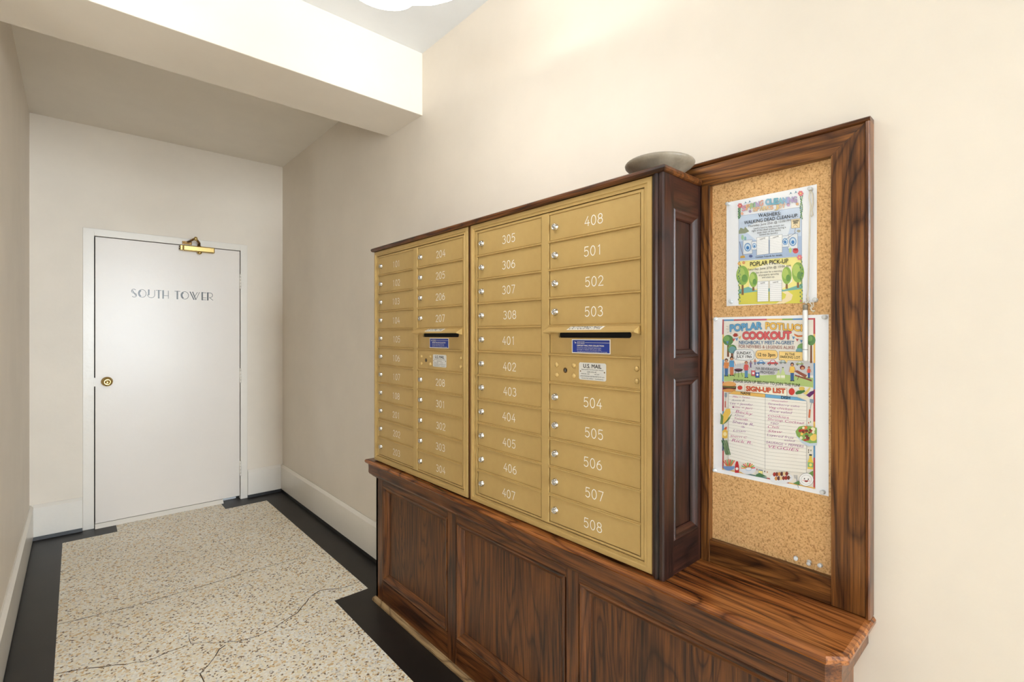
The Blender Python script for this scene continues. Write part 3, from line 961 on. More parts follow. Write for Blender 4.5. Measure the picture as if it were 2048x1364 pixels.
def mailbox_unit(yleft, label, nums, seed):
    un = empty('mailbox_unit', (XM + .02, yleft - UW / 2, MZ0), label, 'mailboxes', 'gold mailbox units in the oak cabinet')
    P = lambda u, v, n: (XM - n, yleft - u, v)
    # outer trim flange, mitred at the corners
    ring(MB(), (0, UW, MZ0, MZ1), [(0, -.03), (0, .003), (.0012, .0045), (.0135, .0045), (.0150, .0030), (.0150, .0018), (.0200, .0012), (.0220, .0030), (.0235, .0030), (.0240, -.010)], P).build('trim_flange', GOLD, un)
    # face frame: outer members and the centre post
    mb = MB()
    def fb(u0, u1, v0, v1, n0=-.012, n1=0.0):
        a, b = P(u0, v0, n0), P(u1, v1, n1)
        mb.box(a[0], b[0], a[1], b[1], a[2], b[2])
    zt = ROW0 + PITCH * NROW
    fb(.0262, COLS[0][0], MZ0 + .0262, MZ1 - .0262)
    fb(COLS[1][1], UW - .0262, MZ0 + .0262, MZ1 - .0262)
    fb(COLS[0][1], COLS[1][0], MZ0 + .0262, MZ1 - .0262, -.012, .0012)
    for c in COLS:
        fb(c[0], c[1], MZ0 + .0262, ROW0 + .002)
        fb(c[0], c[1], zt - .004, MZ1 - .0262)
    mb.build('face_frame', GOLD, un, None, .0008, 1)
    mb = MB()
    a, b = P(.004, MZ0 + .004, -.035), P(UW - .004, MZ1 - .004, -.0125)
    mb.box(a[0], b[0], a[1], b[1], a[2], b[2])
    mb.build('light_block_backing', DARK, un)  # dark box added behind the doors to block light leaks
    for ci, c in enumerate(COLS):
        uc = (c[0] + c[1]) / 2
        k = 0
        for r in range(NROW):
            zc = ROW0 + PITCH * (NROW - 1 - r + .5)
            zc_o = zc
            if r:
                shared('rail', mk_rail, GOLD, un, P(uc, zc + PITCH / 2, -.002))
            if ci == 1 and r == 4:
                # outgoing mail compartment: slotted plate, hood, postal label
                pl = slot_plate(lambda u, v, n: P(u, v, n - .005), c[0] + .002, c[1] - .002, zc - PITCH / 2 + .004, zc + PITCH / 2 - .004,
                                c[0] + .036, c[1] - .033, zc + .0075, zc + .0245).build('outgoing_mail_door', GOLD, un)
                hd = MB()
                h0, h1 = zc + PITCH / 2 + .001, zc + PITCH / 2 - .0165
                e0, e1, n1 = c[0] + .0015, c[1] - .001, .030
                t = .0014
                hd.add([P(e0, h0, -.006), P(e1, h0, -.006), P(e1, h1, n1), P(e0, h1, n1), P(e0, h0 - t, -.006), P(e1, h0 - t, -.006), P(e1, h1 - t, n1), P(e0, h1 - t, n1)],
                       [(0, 1, 2, 3), (7, 6, 5, 4), (0, 4, 5, 1), (1, 5, 6, 2), (2, 6, 7, 3), (3, 7, 4, 0)])
                hd.add([P(e0, h1 - t, n1), P(e1, h1 - t, n1), P(e1, h1 - .0045, n1 - .0005), P(e0, h1 - .0045, n1 - .0005)], [(0, 1, 2, 3)])
                for e in (e0, e1):
                    s = .0012 if e == e0 else -.0012
                    hd.prism([P(e, h0 - t, -.006), P(e, h1 - t, n1), P(e, h1 - .0045, n1), P(e, h1 - .012, -.006)], (0, -s, 0))
                hood = hd.build('hood', GOLD, pl)
                sl = (h0 - h1) / (n1 + .006)
                # sticker lies on the sloping hood
                PH = lambda u, v, n: P(u, h1 + (h0 - h1) * v + n * .75, n1 - (n1 + .006) * v + n * .65)
                mb = MB()
                um = uc - .012
                mb.add([PH(um - .062, .18, .0002), PH(um + .066, .18, .0002), PH(um + .066, .92, .0002), PH(um - .062, .92, .0002)], [(0, 1, 2, 3)], WHITE)
                text(mb, 'OUTGOING MAIL', um - .058, um + .060, .30, .80, PH, .0004, INK, .01, .3)
                mb.build('sticker', WHITE, pl)
                # blue postal label
                l0, l1, b0, b1 = uc - .0780 + .001, uc + .067, zc - .0395 + .001, zc + .0035
                PL_ = lambda u, v, n: P(l0 + (l1 - l0) * u, b0 + (b1 - b0) * v, -.005 + n)
                mb = MB()
                mb.add([PL_(0, 0, .0003), PL_(1, 0, .0003), PL_(1, 1, .0003), PL_(0, 1, .0003)], [(0, 1, 2, 3)], WHITE)
                mb.add([PL_(.022, .065, .0005), PL_(.978, .065, .0005), PL_(.978, .935, .0005), PL_(.022, .935, .0005)], [(0, 1, 2, 3)], BLUE)
                mb.add([PL_(x, y, .0007) for x, y in ((.055, .82), (.10, .80), (.125, .735), (.075, .66), (.10, .73), (.085, .77))], [(0, 1, 2, 3, 4, 5)], WHITE)
                text(mb, 'UNITED STATES', .145, .345, .775, .835, PL_, .0007, WHITE, .02)
                text(mb, 'POSTAL SERVICE', .145, .345, .675, .735, PL_, .0007, WHITE, .02)
                mb.add([PL_(.36, .745, .0007), PL_(.975, .745, .0007), PL_(.975, .765, .0007), PL_(.36, .765, .0007)], [(0, 1, 2, 3)], WHITE)
                text(mb, 'DEPOSIT MAIL FOR COLLECTION', .145, .84, .50, .60, PL_, .0007, WHITE, .025)
                text(mb, 'Customers drop stamped letters here', .145, .77, .36, .435, PL_, .0007, WHITE)
                text(mb, 'For larger or heavier mail see post office', .145, .77, .235, .305, PL_, .0007, WHITE)
                text(mb, 'Warning: do not use to avoid penalties for U.S. postage', .145, .92, .105, .165, PL_, .0007, WHITE)
                mb.build('postal_label', WHITE, pl)
                mb = MB()
                a, b = P(c[0] + .03, zc + .004, -.0122), P(c[1] - .03, zc + .028, -.0121)
                mb.box(a[0], b[0], a[1], b[1], a[2], b[2])
                mb.build('slot_shade_sheet', DARK, pl)  # thin black sheet standing in for the shade inside the slot
                continue
            d = shared('mail_door', mk_door, GOLD, un, P(uc, zc, -.0045))
            fn = -.0025      # door face
            if ci == 1 and r == 5:
                tag(d, 'blank door with U.S. MAIL plate, rivets and carrier lock')
                rv = [(c[0] + .0325, zc + .012), (c[0] + .0325, zc - .0195), (c[0] + .1025, zc + .013), (c[0] + .1025, zc - .0185), (c[1] - .014, zc + .0145), (c[1] - .014, zc - .019)]
                for u, v in rv:
                    shared('rivet', mk_rivet, GOLD, d, P(u, v, fn))
                mb = MB()
                ku, kv = c[0] + .068, zc - .0035
                mb.lathe([(.0085, 0), (.0085, .0008), (.0062, .0008), (.0062, .0004)], P(ku, kv, fn), (-1, 0, 0), 18, BRASSD)
                mb.lathe([(.0058, 0), (.0058, .0006)], P(ku, kv, fn), (-1, 0, 0), 14, DARK)
                mb.box(P(ku, kv, fn)[0] - .0014, P(ku, kv, fn)[0], P(ku, 0, 0)[1] - .001, P(ku, 0, 0)[1] + .001, kv - .004, kv + .004, CHROME)
                mb.build('carrier_lock', BRASSD, d)
                p0, p1, q0, q1 = uc - .0465, uc + .0540, zc - .0275, zc + .0235
                PP = lambda u, v, n: P(p0 + (p1 - p0) * u, q0 + (q1 - q0) * v, fn + n)
                mb = MB()
                cr = [(.04, 0), (.96, 0), (1, .07), (1, .93), (.96, 1), (.04, 1), (0, .93), (0, .07)]
                mb.add([PP(x, y, .0005) for x, y in cr], [list(range(8))], PLATE)
                text(mb, 'U.S. MAIL', .17, .83, .70, .92, PP, .0008, INK, .02)
                text(mb, 'Approved By The Postmaster General', .09, .90, .575, .64, PP, .0008, INK)
                text(mb, 'USPS STD-4C', .31, .66, .43, .51, PP, .0008, INK)
                text(mb, 'PARCEL OR', .08, .40, .32, .38, PP, .0008, INK)
                text(mb, 'MAIL UNIT', .58, .76, .32, .38, PP, .0008, INK)
                text(mb, 'UNAUTHORIZED USE PROHIBITED BY LAW', .06, .94, .19, .25, PP, .0008, INK)
                text(mb, 'PENALTIES APPLY   TAMPERING', .10, .90, .06, .12, PP, .0008, INK)
                for uu in (.06, .94):
                    mb.add([PP(uu + .022 * math.cos(t * .785), .49 + .045 * math.sin(t * .785), .0008) for t in range(8)], [list(range(8))], BRASSD)
                mb.build('us_mail_plate', PLATE, d)
                continue
            s = nums[ci][k]; k += 1
            lk = shared('lock', mk_lock, CHROME, d, P(c[0] + .0265, zc - .0005, fn))
            mb = MB()
            digits(mb, s, uc + .0085 + random.uniform(-.004, .004), zc - .004 + random.uniform(-.0015, .0015), .0275, .0025, P, fn + .0003)
            mb.build('door_number', WHITE, d)
    return un
n1 = [['101', '102', '103', '104', '105', '106', '107', '108', '201', '202', '203'], ['204', '205', '206', '207', '208', '301', '302', '303', '304']]
n2 = [['305', '306', '307', '308', '401', '402', '403', '404', '405', '406', '407'], ['408', '501', '502', '503', '504', '505', '506', '507', '508']]
mailbox_unit(2.2875, 'gold mailbox unit starting with door 101, at the cabinet end towards the white door', n1, 1)
mailbox_unit(1.4865, 'gold mailbox unit starting with door 305, next to the cork board', n2, 2)

# ================================================================== CORK BOARD
XF, XK = 1.303, 1.322
cb = empty('cork_board', (1.32, .48, .7175), 'cork notice board in a wide dark oak frame on the wall', 'notice board')
YS0, YS1 = .2765, .3527     # right stile
ZT0, ZT1 = 1.757, 1.8235    # top rail
YLs = .6435
box('cork_sheet', XK, XR - .001, YS1 - .01, YLs + .01, .765, 1.77, CORK, cb)
mb = MB()   # right stile, mitred at the top
pts = [(YS0 + .010, .7175), (YS1, .7175), (YS1, ZT0), (YS0 + .010, ZT1 - .010)]
mb.prism([(XF, y, z) for y, z in pts], (XR - .001 - XF, 0, 0))
mb.build('stile', FRAMEZ, cb, None, .0015)
mb = MB()
pts = [(YS1, ZT0), (YU0 - .001, ZT0), (YU0 - .001, 1.7758), (.735, 1.7758), (.735, ZT1 - .010), (YS0 + .010, ZT1 - .010)]
mb.prism([(XF + .0003, y, z) for y, z in pts], (XR - .0013 - XF, 0, 0))
mb.build('top_rail', FRAMEY, cb, None, .0015)
box('stile', XF + .0005, XR - .001, YLs, YU0 - .0005, .7175, ZT0 - .0003, FRAMEZ, cb, .001)
box('bottom_rail', XF + .002, XR - .001, YS1 + .0003, YLs - .0003, .7175, .779, FRAMEY, cb, .001)
# outer back-band bead
mb = MB()
bp_ = [(XR - .001, 0), (XF - .004, 0), (XF - .007, .003), (XF - .005, .008), (XF, .010), (XR - .001, .010)]
mb.prism([(x, YS0 + d, .7175) for x, d in bp_], (0, 0, ZT1 - .0102 - .7175))
mb.build('back_band', WOODZ, cb)
mb = MB()
mb.prism([(x, YS0, ZT1 - d) for x, d in bp_], (0, .735 - YS0, 0))
mb.build('back_band', WOODY, cb)

# ------------------------------------------------------------------ flyers
class Sheet:
    """a printed sheet pinned to the cork; print positions are read off photo pixels and land on the sheet plane"""
    def __init__(self, name, label, y0, y1, z0, z1, x, zx, zy, zs):
        self.x = x
        self.o = empty(name, (x, (y0 + y1) / 2, z0), label, 'flyer')
        self.mb = MB()
        self.secs = []
        self.sec('lettering')
        self.lay = 0
        self.k = (zx, zy, zs)
        N = 10
        mb = MB()
        mb.box(x, x + .0004, y0, y1, z0, z1)
        mb.build('paper', PAPER, self.o)
    def sec(self, nm):
        self.cur = MB()
        self.secs.append((nm, self.cur))
    def crop(self, zx, zy, zs):
        self.k = (zx, zy, zs)
    def uv(self, x, y):
        p = px_on(0, self.x, self.k[0] + x / self.k[2], self.k[1] + y / self.k[2])
        return p.y, p.z
    def n(self):
        self.lay += 1
        return .00008 + self.lay * .000006
    def poly(self, pts, col):
        n = self.n()
        self.mb.add([(self.x - n,) + self.uv(*p) for p in pts], [list(range(len(pts)))], flat(*col))
    def ell(self, x, y, rx, ry, col, a0=0, a1=360, seg=18):
        self.poly([(x + rx * math.cos(math.radians(a0 + (a1 - a0) * i / seg)), y - ry * math.sin(math.radians(a0 + (a1 - a0) * i / seg))) for i in range(seg + (0 if a1 - a0 == 360 else 1))], col)
    def line(self, pts, w, col):
        n = self.n()
        q = [self.uv(*p) for p in pts]
        stroke(self.mb, [(-a, b) for a, b in q], w, lambda u, v, k: (self.x - n, -u, v), 0, flat(*col))
    def quad(self, tl, tr, br, bl, col, edge=None, ew=.0006):
        self.poly([tl, tr, br, bl], col)
        if edge:
            self.line([tl, tr, br, bl, tl], ew, edge)
    def text(self, s, bl, br, hpx, col, bold=.0, shear=0.0, edge=None):
        """bl, br: base line ends in crop pixels; hpx: letter height in crop pixels"""
        n = self.n() + .00030
        a, b = self.uv(*bl), self.uv(*br)
        c = self.uv(bl[0], bl[1] - hpx)
        d = self.uv(br[0], br[1] - hpx)
        P = lambda u, v, k: (self.x - n, -u, v)
        if edge:
            text(self.cur, s, -a[0], -b[0], (a[1], b[1]), (c[1], d[1]), lambda u, v, k: (self.x - n + .00004, -u, v), 0, flat(*edge), bold + .03, shear)
        text(self.cur, s, -a[0], -b[0], (a[1], b[1]), (c[1], d[1]), P, 0, flat(*col), bold, shear)
    def done(self):
        tag(self.mb.build('printed_artwork', PAPER, self.o), kind='stuff')
        for nm, m_ in self.secs:
            if m_.v: tag(m_.build(nm, INK, self.o), kind='stuff')

XP = XK - .0008
# ---- spring cleaning sheet (crop = 1400,360 at 4.872)
s1 = Sheet('flyer', 'white flyer headed SPRING CLEANING SPARKS JOY pinned near the cork top', .3865, .6040, 1.4215, 1.7035, XP, 1400, 360, 4.872)
K = (30, 30, 32)
s1.quad((378, 352), (992, 262), (992, 740), (378, 785), (206, 220, 240), (90, 110, 150))
s1.poly([(378, 600), (992, 545), (992, 740), (378, 785)], (176, 196, 226))
s1.poly([(420, 480), (560, 400), (900, 380), (850, 560), (560, 600)], (232, 238, 246))
s1.quad((378, 793), (992, 745), (1000, 1200), (378, 1212), (246, 236, 150), (120, 120, 90))
s1.poly([(480, 880), (700, 800), (890, 840), (900, 990), (800, 1060), (480, 1060)], (248, 243, 222))
s1.poly([(378, 1070), (470, 1040), (560, 1080), (700, 1050), (820, 1070), (1000, 1010), (1000, 1090), (378, 1120)], (128, 186, 178))
s1.poly([(378, 1110), (560, 1085), (780, 1090), (1000, 1060), (1000, 1200), (378, 1212)], (222, 214, 92))
s1.poly([(800, 1090), (850, 1080), (905, 1120), (890, 1170), (820, 1202), (740, 1204), (830, 1150), (840, 1115)], (246, 228, 186))
for tx, ty, rx, ry, hh in ((415, 930, 62, 95, 190), (520, 970, 42, 75, 110), (845, 930, 48, 85, 130), (955, 900, 60, 100, 150)):
    s1.quad((tx - 8, ty), (tx + 8, ty), (tx + 11, ty + hh), (tx - 11, ty + hh), (140, 104, 70))
    s1.ell(tx, ty, rx, ry, (150, 186, 92))
    s1.ell(tx - rx * .25, ty - ry * .2, rx * .6, ry * .6, (184, 208, 112))
    s1.ell(tx + rx * .3, ty + ry * .3, rx * .45, ry * .4, (112, 158, 84))
for cx_, cy_, sc in ((465, 655, 1.0), (905, 600, 1.05), (830, 600, .8), (530, 640, .6)):
    s1.quad((cx_ - 45 * sc, cy_ - 66 * sc), (cx_ + 46 * sc, cy_ - 74 * sc), (cx_ + 46 * sc, cy_ + 62 * sc), (cx_ - 45 * sc, cy_ + 70 * sc), (232, 236, 242), (70, 90, 130))
    s1.ell(cx_, cy_, 34 * sc, 42 * sc, (120, 160, 205))
    s1.ell(cx_, cy_, 25 * sc, 32 * sc, (210, 228, 244))
    s1.ell(cx_, cy_ + 6, 15 * sc, 18 * sc, (70, 130, 195))
s1.line([(385, 600), (420, 740)], .0009, (120, 84, 60)); s1.poly([(395, 740), (435, 735), (440, 758), (392, 762)], (214, 168, 80))
s1.line([(935, 510), (810, 600)], .0010, (70, 110, 150))
s1.ell(495, 742, 18, 13, (96, 110, 160)); s1.ell(880, 685, 14, 26, (190, 214, 150)); s1.ell(932, 690, 28, 26, (214, 92, 96)); s1.ell(932, 676, 24, 12, (170, 60, 70))
s1.poly([(378, 500), (395, 465), (430, 478), (440, 455), (480, 500), (440, 520), (378, 525)], (150, 158, 132))
s1.ell(415, 560, 13, 26, (170, 206, 168)); s1.ell(442, 570, 10, 20, (140, 186, 190))
s1.quad((890, 385), (975, 375), (972, 465), (890, 470), (238, 222, 186), (140, 112, 70)); s1.text('WALKING', (903, 410), (965, 402), 16, K, .03); s1.text('DEAD', (912, 428), (955, 422), 16, K, .03)
s1.line([(905, 458), (930, 432), (955, 456)], .0008, (170, 120, 80)); s1.line([(930, 470), (922, 512)], .0009, (140, 112, 70)); s1.ell(962, 498, 18, 13, (170, 166, 150))
for x0, x1, y0, y1, y2, y3 in ((553, 670, 562, 548, 718, 733), (680, 802, 546, 530, 705, 717), (560, 668, 990, 984, 1182, 1186), (680, 798, 982, 975, 1180, 1184)):
    s1.quad((x0, y0), (x1, y1), (x1, y2), (x0, y3), (250, 250, 250), (80, 84, 96), .0005)
    s1.text('NAME', (x0 + 32, y0 + 24), (x1 - 34, y1 + 24), 14, K)
    for i in range(9):
        t = .17 + .83 * i / 9
        s1.line([(x0, y0 + (y3 - y0) * t), (x1, y1 + (y2 - y1) * t)], .0003, (110, 116, 130))
# vines and flowers round the edge
for i in range(46):
    t = i / 46
    for xx, yy in ((385 + 9 * math.sin(i * 1.9), 260 + 115 * t if i % 2 else 800 + 400 * t), (988 + 10 * math.sin(i * 1.7), 150 + 230 * t if i % 2 else 760 + 430 * t)):
        s1.ell(xx, yy, 6, 10, ((110, 150, 110), (86, 128, 104), (150, 176, 120))[i % 3], seg=8)
def flower(s, x, y, r, c):
    for k in range(6):
        s.ell(x + r * .62 * math.cos(k * 1.047), y + r * .62 * math.sin(k * 1.047), r * .42, r * .42, c, seg=8)
    s.ell(x, y, r * .3, r * .3, (242, 214, 120), seg=8)
for x, y, r, c in ((392, 250, 24, (214, 120, 128)), (982, 132, 27, (220, 130, 136)), (412, 328, 15, (226, 170, 160)), (490, 306, 14, (150, 140, 190)), (862, 240, 18, (190, 150, 190)), (950, 235, 15, (226, 176, 140)), (972, 755, 26, (226, 130, 140)), (385, 815, 16, (232, 178, 110)), (428, 806, 14, (220, 140, 100)), (985, 1180, 12, (200, 120, 130))):
    flower(s1, x, y, r, c)
for x0, y0 in ((430, 232), (470, 222), (870, 140), (920, 130)):
    s1.line([(x0, y0), (x0 + 30, y0 - 10)], .0007, (90, 130, 150)); s1.ell(x0 + 16, y0 - 12, 6, 9, (110, 150, 170), seg=8)
CL = [(226, 160, 176), (232, 180, 130), (176, 202, 140), (150, 190, 160), (190, 170, 210), (226, 170, 150)]
def rainbow(s, word, bl, br, hpx, cols, bold, edge):
    ws = [.38 if c == 'I' else (.45 if c == ' ' else 1.0) for c in word]
    tot = sum(ws); acc = 0
    for i, c in enumerate(word):
        a = acc / tot; b = (acc + ws[i] * .90) / tot; acc += ws[i]
        if c == ' ': continue
        f = lambda t: (bl[0] + (br[0] - bl[0]) * t, bl[1] + (br[1] - bl[1]) * t)
        s.text(c, f(a), f(b), hpx, cols[i % len(cols)], bold, 0, edge)
rainbow(s1, 'SPRING', (415, 305), (622, 245), 50, CL, .03, (150, 130, 140))
rainbow(s1, 'CLEANING', (642, 243), (950, 215), 54, [(140, 190, 214), (130, 184, 206), (120, 180, 196), (140, 196, 206), (150, 190, 220), (176, 180, 220), (196, 170, 210), (190, 160, 200)], .03, (110, 140, 160))
rainbow(s1, 'SPARKS JOY', (520, 308), (835, 270), 38, [(232, 196, 150), (226, 180, 150), (214, 186, 140), (222, 196, 140)], .02, (170, 150, 120))
s1.text('WASHERS:', (570, 364), (790, 342), 34, K, .012)
s1.text('WALKING DEAD CLEAN-UP.', (434, 434), (958, 360), 33, K, .012)
s1.text('Thursday, June 25th @ 12:00 PM', (470, 462), (886, 402), 20, K, .0)
s1.text('Lend a hand to help contain our', (528, 482), (824, 446), 17, K)
s1.text('right of the dead washers during a', (508, 506), (840, 468), 17, K)
s1.text('deep clean of the debris', (560, 524), (790, 496), 17, K)
s1.text('behind the laundry.', (584, 544), (764, 522), 17, K)
s1.text('Contact Yolanda for details', (545, 760), (802, 738), 15, K, .006)
s1.sec('lettering')
s1.text('POPLAR PICK-UP', (492, 842), (862, 808), 42, K, .012)
s1.text('Saturday, June 27th @ 10:00 AM', (470, 884), (886, 846), 20, K, .0)
s1.text('Join the crew for a morning', (546, 912), (800, 892), 16, K)
s1.text('of property sprucing', (576, 936), (770, 920), 16, K)
s1.text('and clean-up.', (608, 958), (732, 950), 16, K)
s1.done()

# ---- cookout sheet (crops 1400,610 and 1400,780 at 5.689)
s2 = Sheet('flyer', 'tall colourful POPLAR POTLUCK COOKOUT flyer with handwritten sign-up list', .3620, .6405, .9635, 1.3915, XP, 1400, 610, 5.689)
Z = 170 * 5.689      # second crop lies this much lower
RED, YEL, BLU, GRN = (190, 84, 88), (232, 186, 100), (100, 150, 196), (140, 176, 96)
s2.quad((258, 165), (1310, 148), (1312, 1128 + Z), (252, 905 + Z), (240, 235, 226))
edge = [((258, 165), (385, 163), BLU), ((385, 163), (560, 160), RED), ((560, 160), (760, 157), (196, 90, 100)), ((760, 157), (935, 155), YEL), ((935, 155), (1055, 153), GRN), ((1055, 153), (1165, 151), BLU), ((1165, 151), (1310, 148), RED)]
for a, b, c in edge:
    s2.quad(a, b, (b[0], b[1] + 18), (a[0], a[1] + 18), c)
lf = [(165, RED), (335, YEL), (620, BLU), (870, RED), (240 + Z, BLU), (480 + Z, (74, 86, 120)), (690 + Z, RED), (905 + Z, None)]
for (y0, c), (y1, _) in zip(lf[:-1], lf[1:]):
    s2.quad((256, y0), (272, y0), (270, y1), (252, y1), c)
rf = [(148, RED), (330, YEL), (660, BLU), (960, RED), (360 + Z, YEL), (430 + Z, RED), (630 + Z, BLU), (770 + Z, RED), (1125 + Z, None)]
for (y0, c), (y1, _) in zip(rf[:-1], rf[1:]):
    s2.quad((1290, y0), (1311, y0), (1312, y1), (1290, y1), c)
for a, b, c in (((256, 888), (520, 945), YEL), ((520, 945), (760, 996), (80, 120, 120)), ((760, 996), (1010, 1050), RED), ((1010, 1050), (1310, 1112), YEL)):
    s2.quad((a[0], a[1] + Z), (b[0], b[1] + Z), (b[0], b[1] + 14 + Z), (a[0], a[1] + 14 + Z), c)
# park scene
s2.poly([(274, 700), (600, 640), (1180, 640), (1288, 640), (1288, 800), (274, 790)], (206, 206, 210))
s2.poly([(274, 790), (480, 770), (700, 800), (960, 790), (1288, 830), (1288, 940), (1000, 900), (400, 860), (274, 870)], (176, 200, 126))
for tx, ty, rx, ry, hh in ((320, 400, 60, 60, 190), (365, 500, 52, 50, 90), (1265, 400, 50, 60, 260), (1165, 490, 60, 55, 60)):
    s2.quad((tx - 10, ty), (tx + 10, ty), (tx + 12, ty + hh), (tx - 12, ty + hh), (130, 84, 58))
    s2.ell(tx, ty, rx, ry, (96, 140, 84)); s2.ell(tx - rx * .3, ty - ry * .3, rx * .6, ry * .55, (128, 170, 100))
s2.ell(1130, 520, 40, 30, (120, 170, 180)); s2.ell(370, 510, 40, 40, (120, 165, 170))
def pers(x, y, h, top, legs, hair=(50, 32, 26), skin=(206, 150, 112)):
    s2.quad((x - h * .10, y + h * .52), (x + h * .10, y + h * .52), (x + h * .09, y + h), (x - h * .09, y + h), legs)
    s2.quad((x - h * .13, y + h * .2), (x + h * .13, y + h * .2), (x + h * .12, y + h * .56), (x - h * .12, y + h * .56), top)
    s2.line([(x - h * .12, y + h * .24), (x - h * .17, y + h * .5)], .0016, skin)
    s2.line([(x + h * .12, y + h * .24), (x + h * .2, y + h * .46)], .0016, skin)
    s2.ell(x, y + h * .09, h * .1, h * .11, hair); s2.ell(x, y + h * .12, h * .07, h * .08, skin)
    s2.ell(x - h * .06, y + h, h * .06, h * .025, (50, 40, 40)); s2.ell(x + h * .07, y + h, h * .06, h * .025, (50, 40, 40))
pers(300, 612, 195, (220, 140, 80), (70, 110, 160)); pers(362, 588, 212, (90, 150, 196), (200, 120, 80))
pers(527, 640, 185, (210, 90, 90), (90, 140, 180), (150, 70, 50)); pers(578, 634, 76, (120, 120, 170), (110, 80, 130)); pers(627, 612, 66, (190, 120, 110), (90, 90, 130))
pers(1050, 658, 205, (236, 196, 90), (60, 100, 150)); pers(1240, 700, 130, (214, 90, 80), (60, 90, 150), (120, 40, 36))
s2.ell(1166, 712, 30, 26, (120, 40, 40)); s2.ell(1168, 720, 18, 16, (206, 150, 112))
s2.poly([(1070, 752), (1110, 742), (1220, 800), (1200, 830)], (150, 84, 66)); s2.poly([(1080, 790), (1270, 850), (1275, 870), (1080, 806)], (140, 74, 60)); s2.line([(1130, 800), (1110, 850)], .0012, (120, 64, 50))
s2.ell(440, 735, 48, 24, (44, 36, 42), 180, 360); s2.ell(440, 733, 48, 10, (110, 60, 80)); s2.line([(410, 750), (390, 815)], .001, K); s2.line([(440, 755), (440, 822)], .001, K); s2.line([(468, 750), (485, 815)], .001, K)
for k in range(3):
    s2.line([(425 + k * 16, 700), (432 + k * 14, 680), (424 + k * 16, 655)], .0004, (150, 150, 156))
def car(x, y, w, c):
    s2.poly([(x - w * .5, y), (x - w * .46, y - w * .16), (x - w * .28, y - w * .2), (x - w * .16, y - w * .4), (x + w * .16, y - w * .42), (x + w * .32, y - w * .2), (x + w * .5, y - w * .12), (x + w * .5, y)], c)
    s2.poly([(x - w * .2, y - w * .2), (x - w * .12, y - w * .36), (x + w * .13, y - w * .37), (x + w * .22, y - w * .2)], (214, 226, 234))
    for d in (-.28, .28):
        s2.ell(x + w * d, y, w * .11, w * .11, (44, 44, 50)); s2.ell(x + w * d, y, w * .05, w * .05, (200, 200, 204))
car(695, 668, 100, (84, 134, 190)); car(828, 674, 124, (196, 84, 88)); car(945, 660, 88, (150, 166, 160)); car(1135, 678, 92, (170, 184, 120))
for x, c in ((608, (204, 96, 104)), (655, (50, 90, 160))):
    s2.quad((x - 22, 738 + (x > 620) * 22), (x + 22, 738 + (x > 620) * 22), (x + 22, 806 + (x > 620) * 20), (x - 22, 806 + (x > 620) * 20), c, (60, 50, 60)); s2.ell(x, 738 + (x > 620) * 22, 22, 8, (210, 212, 216)); s2.ell(x, 775 + (x > 620) * 18, 13, 13, (236, 236, 240))
for x, h in ((895, 105), (945, 130)):
    s2.poly([(x - 23, 846), (x - 23, 846 - h * .55), (x - 8, 846 - h * .8), (x - 8, 846 - h), (x + 8, 846 - h), (x + 8, 846 - h * .8), (x + 24, 846 - h * .55), (x + 24, 846)], (198, 214, 150)); s2.quad((x - 22, 800), (x + 23, 800), (x + 23, 828), (x - 22, 828), (238, 238, 220)); s2.quad((x - 9, 846 - h - 10), (x + 9, 846 - h - 10), (x + 9, 846 - h), (x - 9, 846 - h), (70, 80, 70))
# title block
for a, b in (((300, 240), (322, 246)), ((298, 272), (325, 276)), ((312, 316), (330, 304)), ((345, 330), (360, 318))):
    s2.line([a, b], .0007, (170, 140, 120))
s2.poly([(375, 345), (395, 320), (425, 325), (440, 345), (420, 360), (390, 362)], (176, 70, 54)); s2.line([(430, 340), (455, 322)], .0016, (236, 226, 206))
s2.poly([(1070, 325), (1120, 345), (1172, 342), (1165, 362), (1110, 366), (1078, 348)], (222, 140, 70)); s2.line([(1080, 335), (1120, 354), (1165, 350)], .0014, (190, 80, 60))
s2.line([(365, 385), (420, 380), (470, 350)], .0004, (90, 90, 90)); s2.line([(1040, 345), (1100, 385), (1170, 400)], .0004, (90, 90, 90))
for x, y, c in ((385, 395, RED), (420, 390, BLU), (455, 372, YEL), (1065, 372, BLU), (1108, 396, RED), (1155, 412, BLU), (315, 425, BLU)):
    s2.poly([(x - 16, y - 12), (x + 16, y - 12), (x, y + 22)], c)
s2.text('POPLAR', (345, 303), (705, 272), 78, (104, 166, 208), .03, 0, (52, 84, 120))
s2.text('POTLUCK', (750, 272), (1215, 302), 76, (238, 190, 92), .03, 0, (130, 96, 56))
s2.text('COOKOUT', (490, 388), (1038, 386), 82, (214, 96, 98), .045, 0, (140, 52, 58))
s2.text('NEIGHBORLY MEET-N-GREET', (446, 446), (1075, 448), 40, (66, 110, 150), .015)
s2.text('FOR NEWBIES & LEGENDS ALIKE!', (444, 488), (1078, 502), 36, (160, 104, 92), .008)
def tagbox(x0, x1, y0, y1, fill, ed):
    c = 18
    pts = [(x0 + c, y0), ((x0 + x1) / 2, y0 - 6), (x1 - c, y0), (x1, y0 + c), (x1 + 8, (y0 + y1) / 2), (x1, y1 - c), (x1 - c, y1), ((x0 + x1) / 2, y1 + 6), (x0 + c, y1), (x0, y1 - c), (x0 - 8, (y0 + y1) / 2), (x0, y0 + c)]
    s2.poly(pts, fill); s2.line(pts + [pts[0]], .0008, ed)
tagbox(392, 612, 512, 622, (240, 240, 240), (90, 120, 150)); tagbox(640, 880, 516, 610, (244, 206, 132), (110, 96, 110))
s2.quad((902, 528), (1172, 535), (1168, 632), (902, 625), (246, 214, 140), (170, 120, 70), .0008); s2.poly([(965, 626), (1000, 628), (990, 660)], (246, 214, 140))
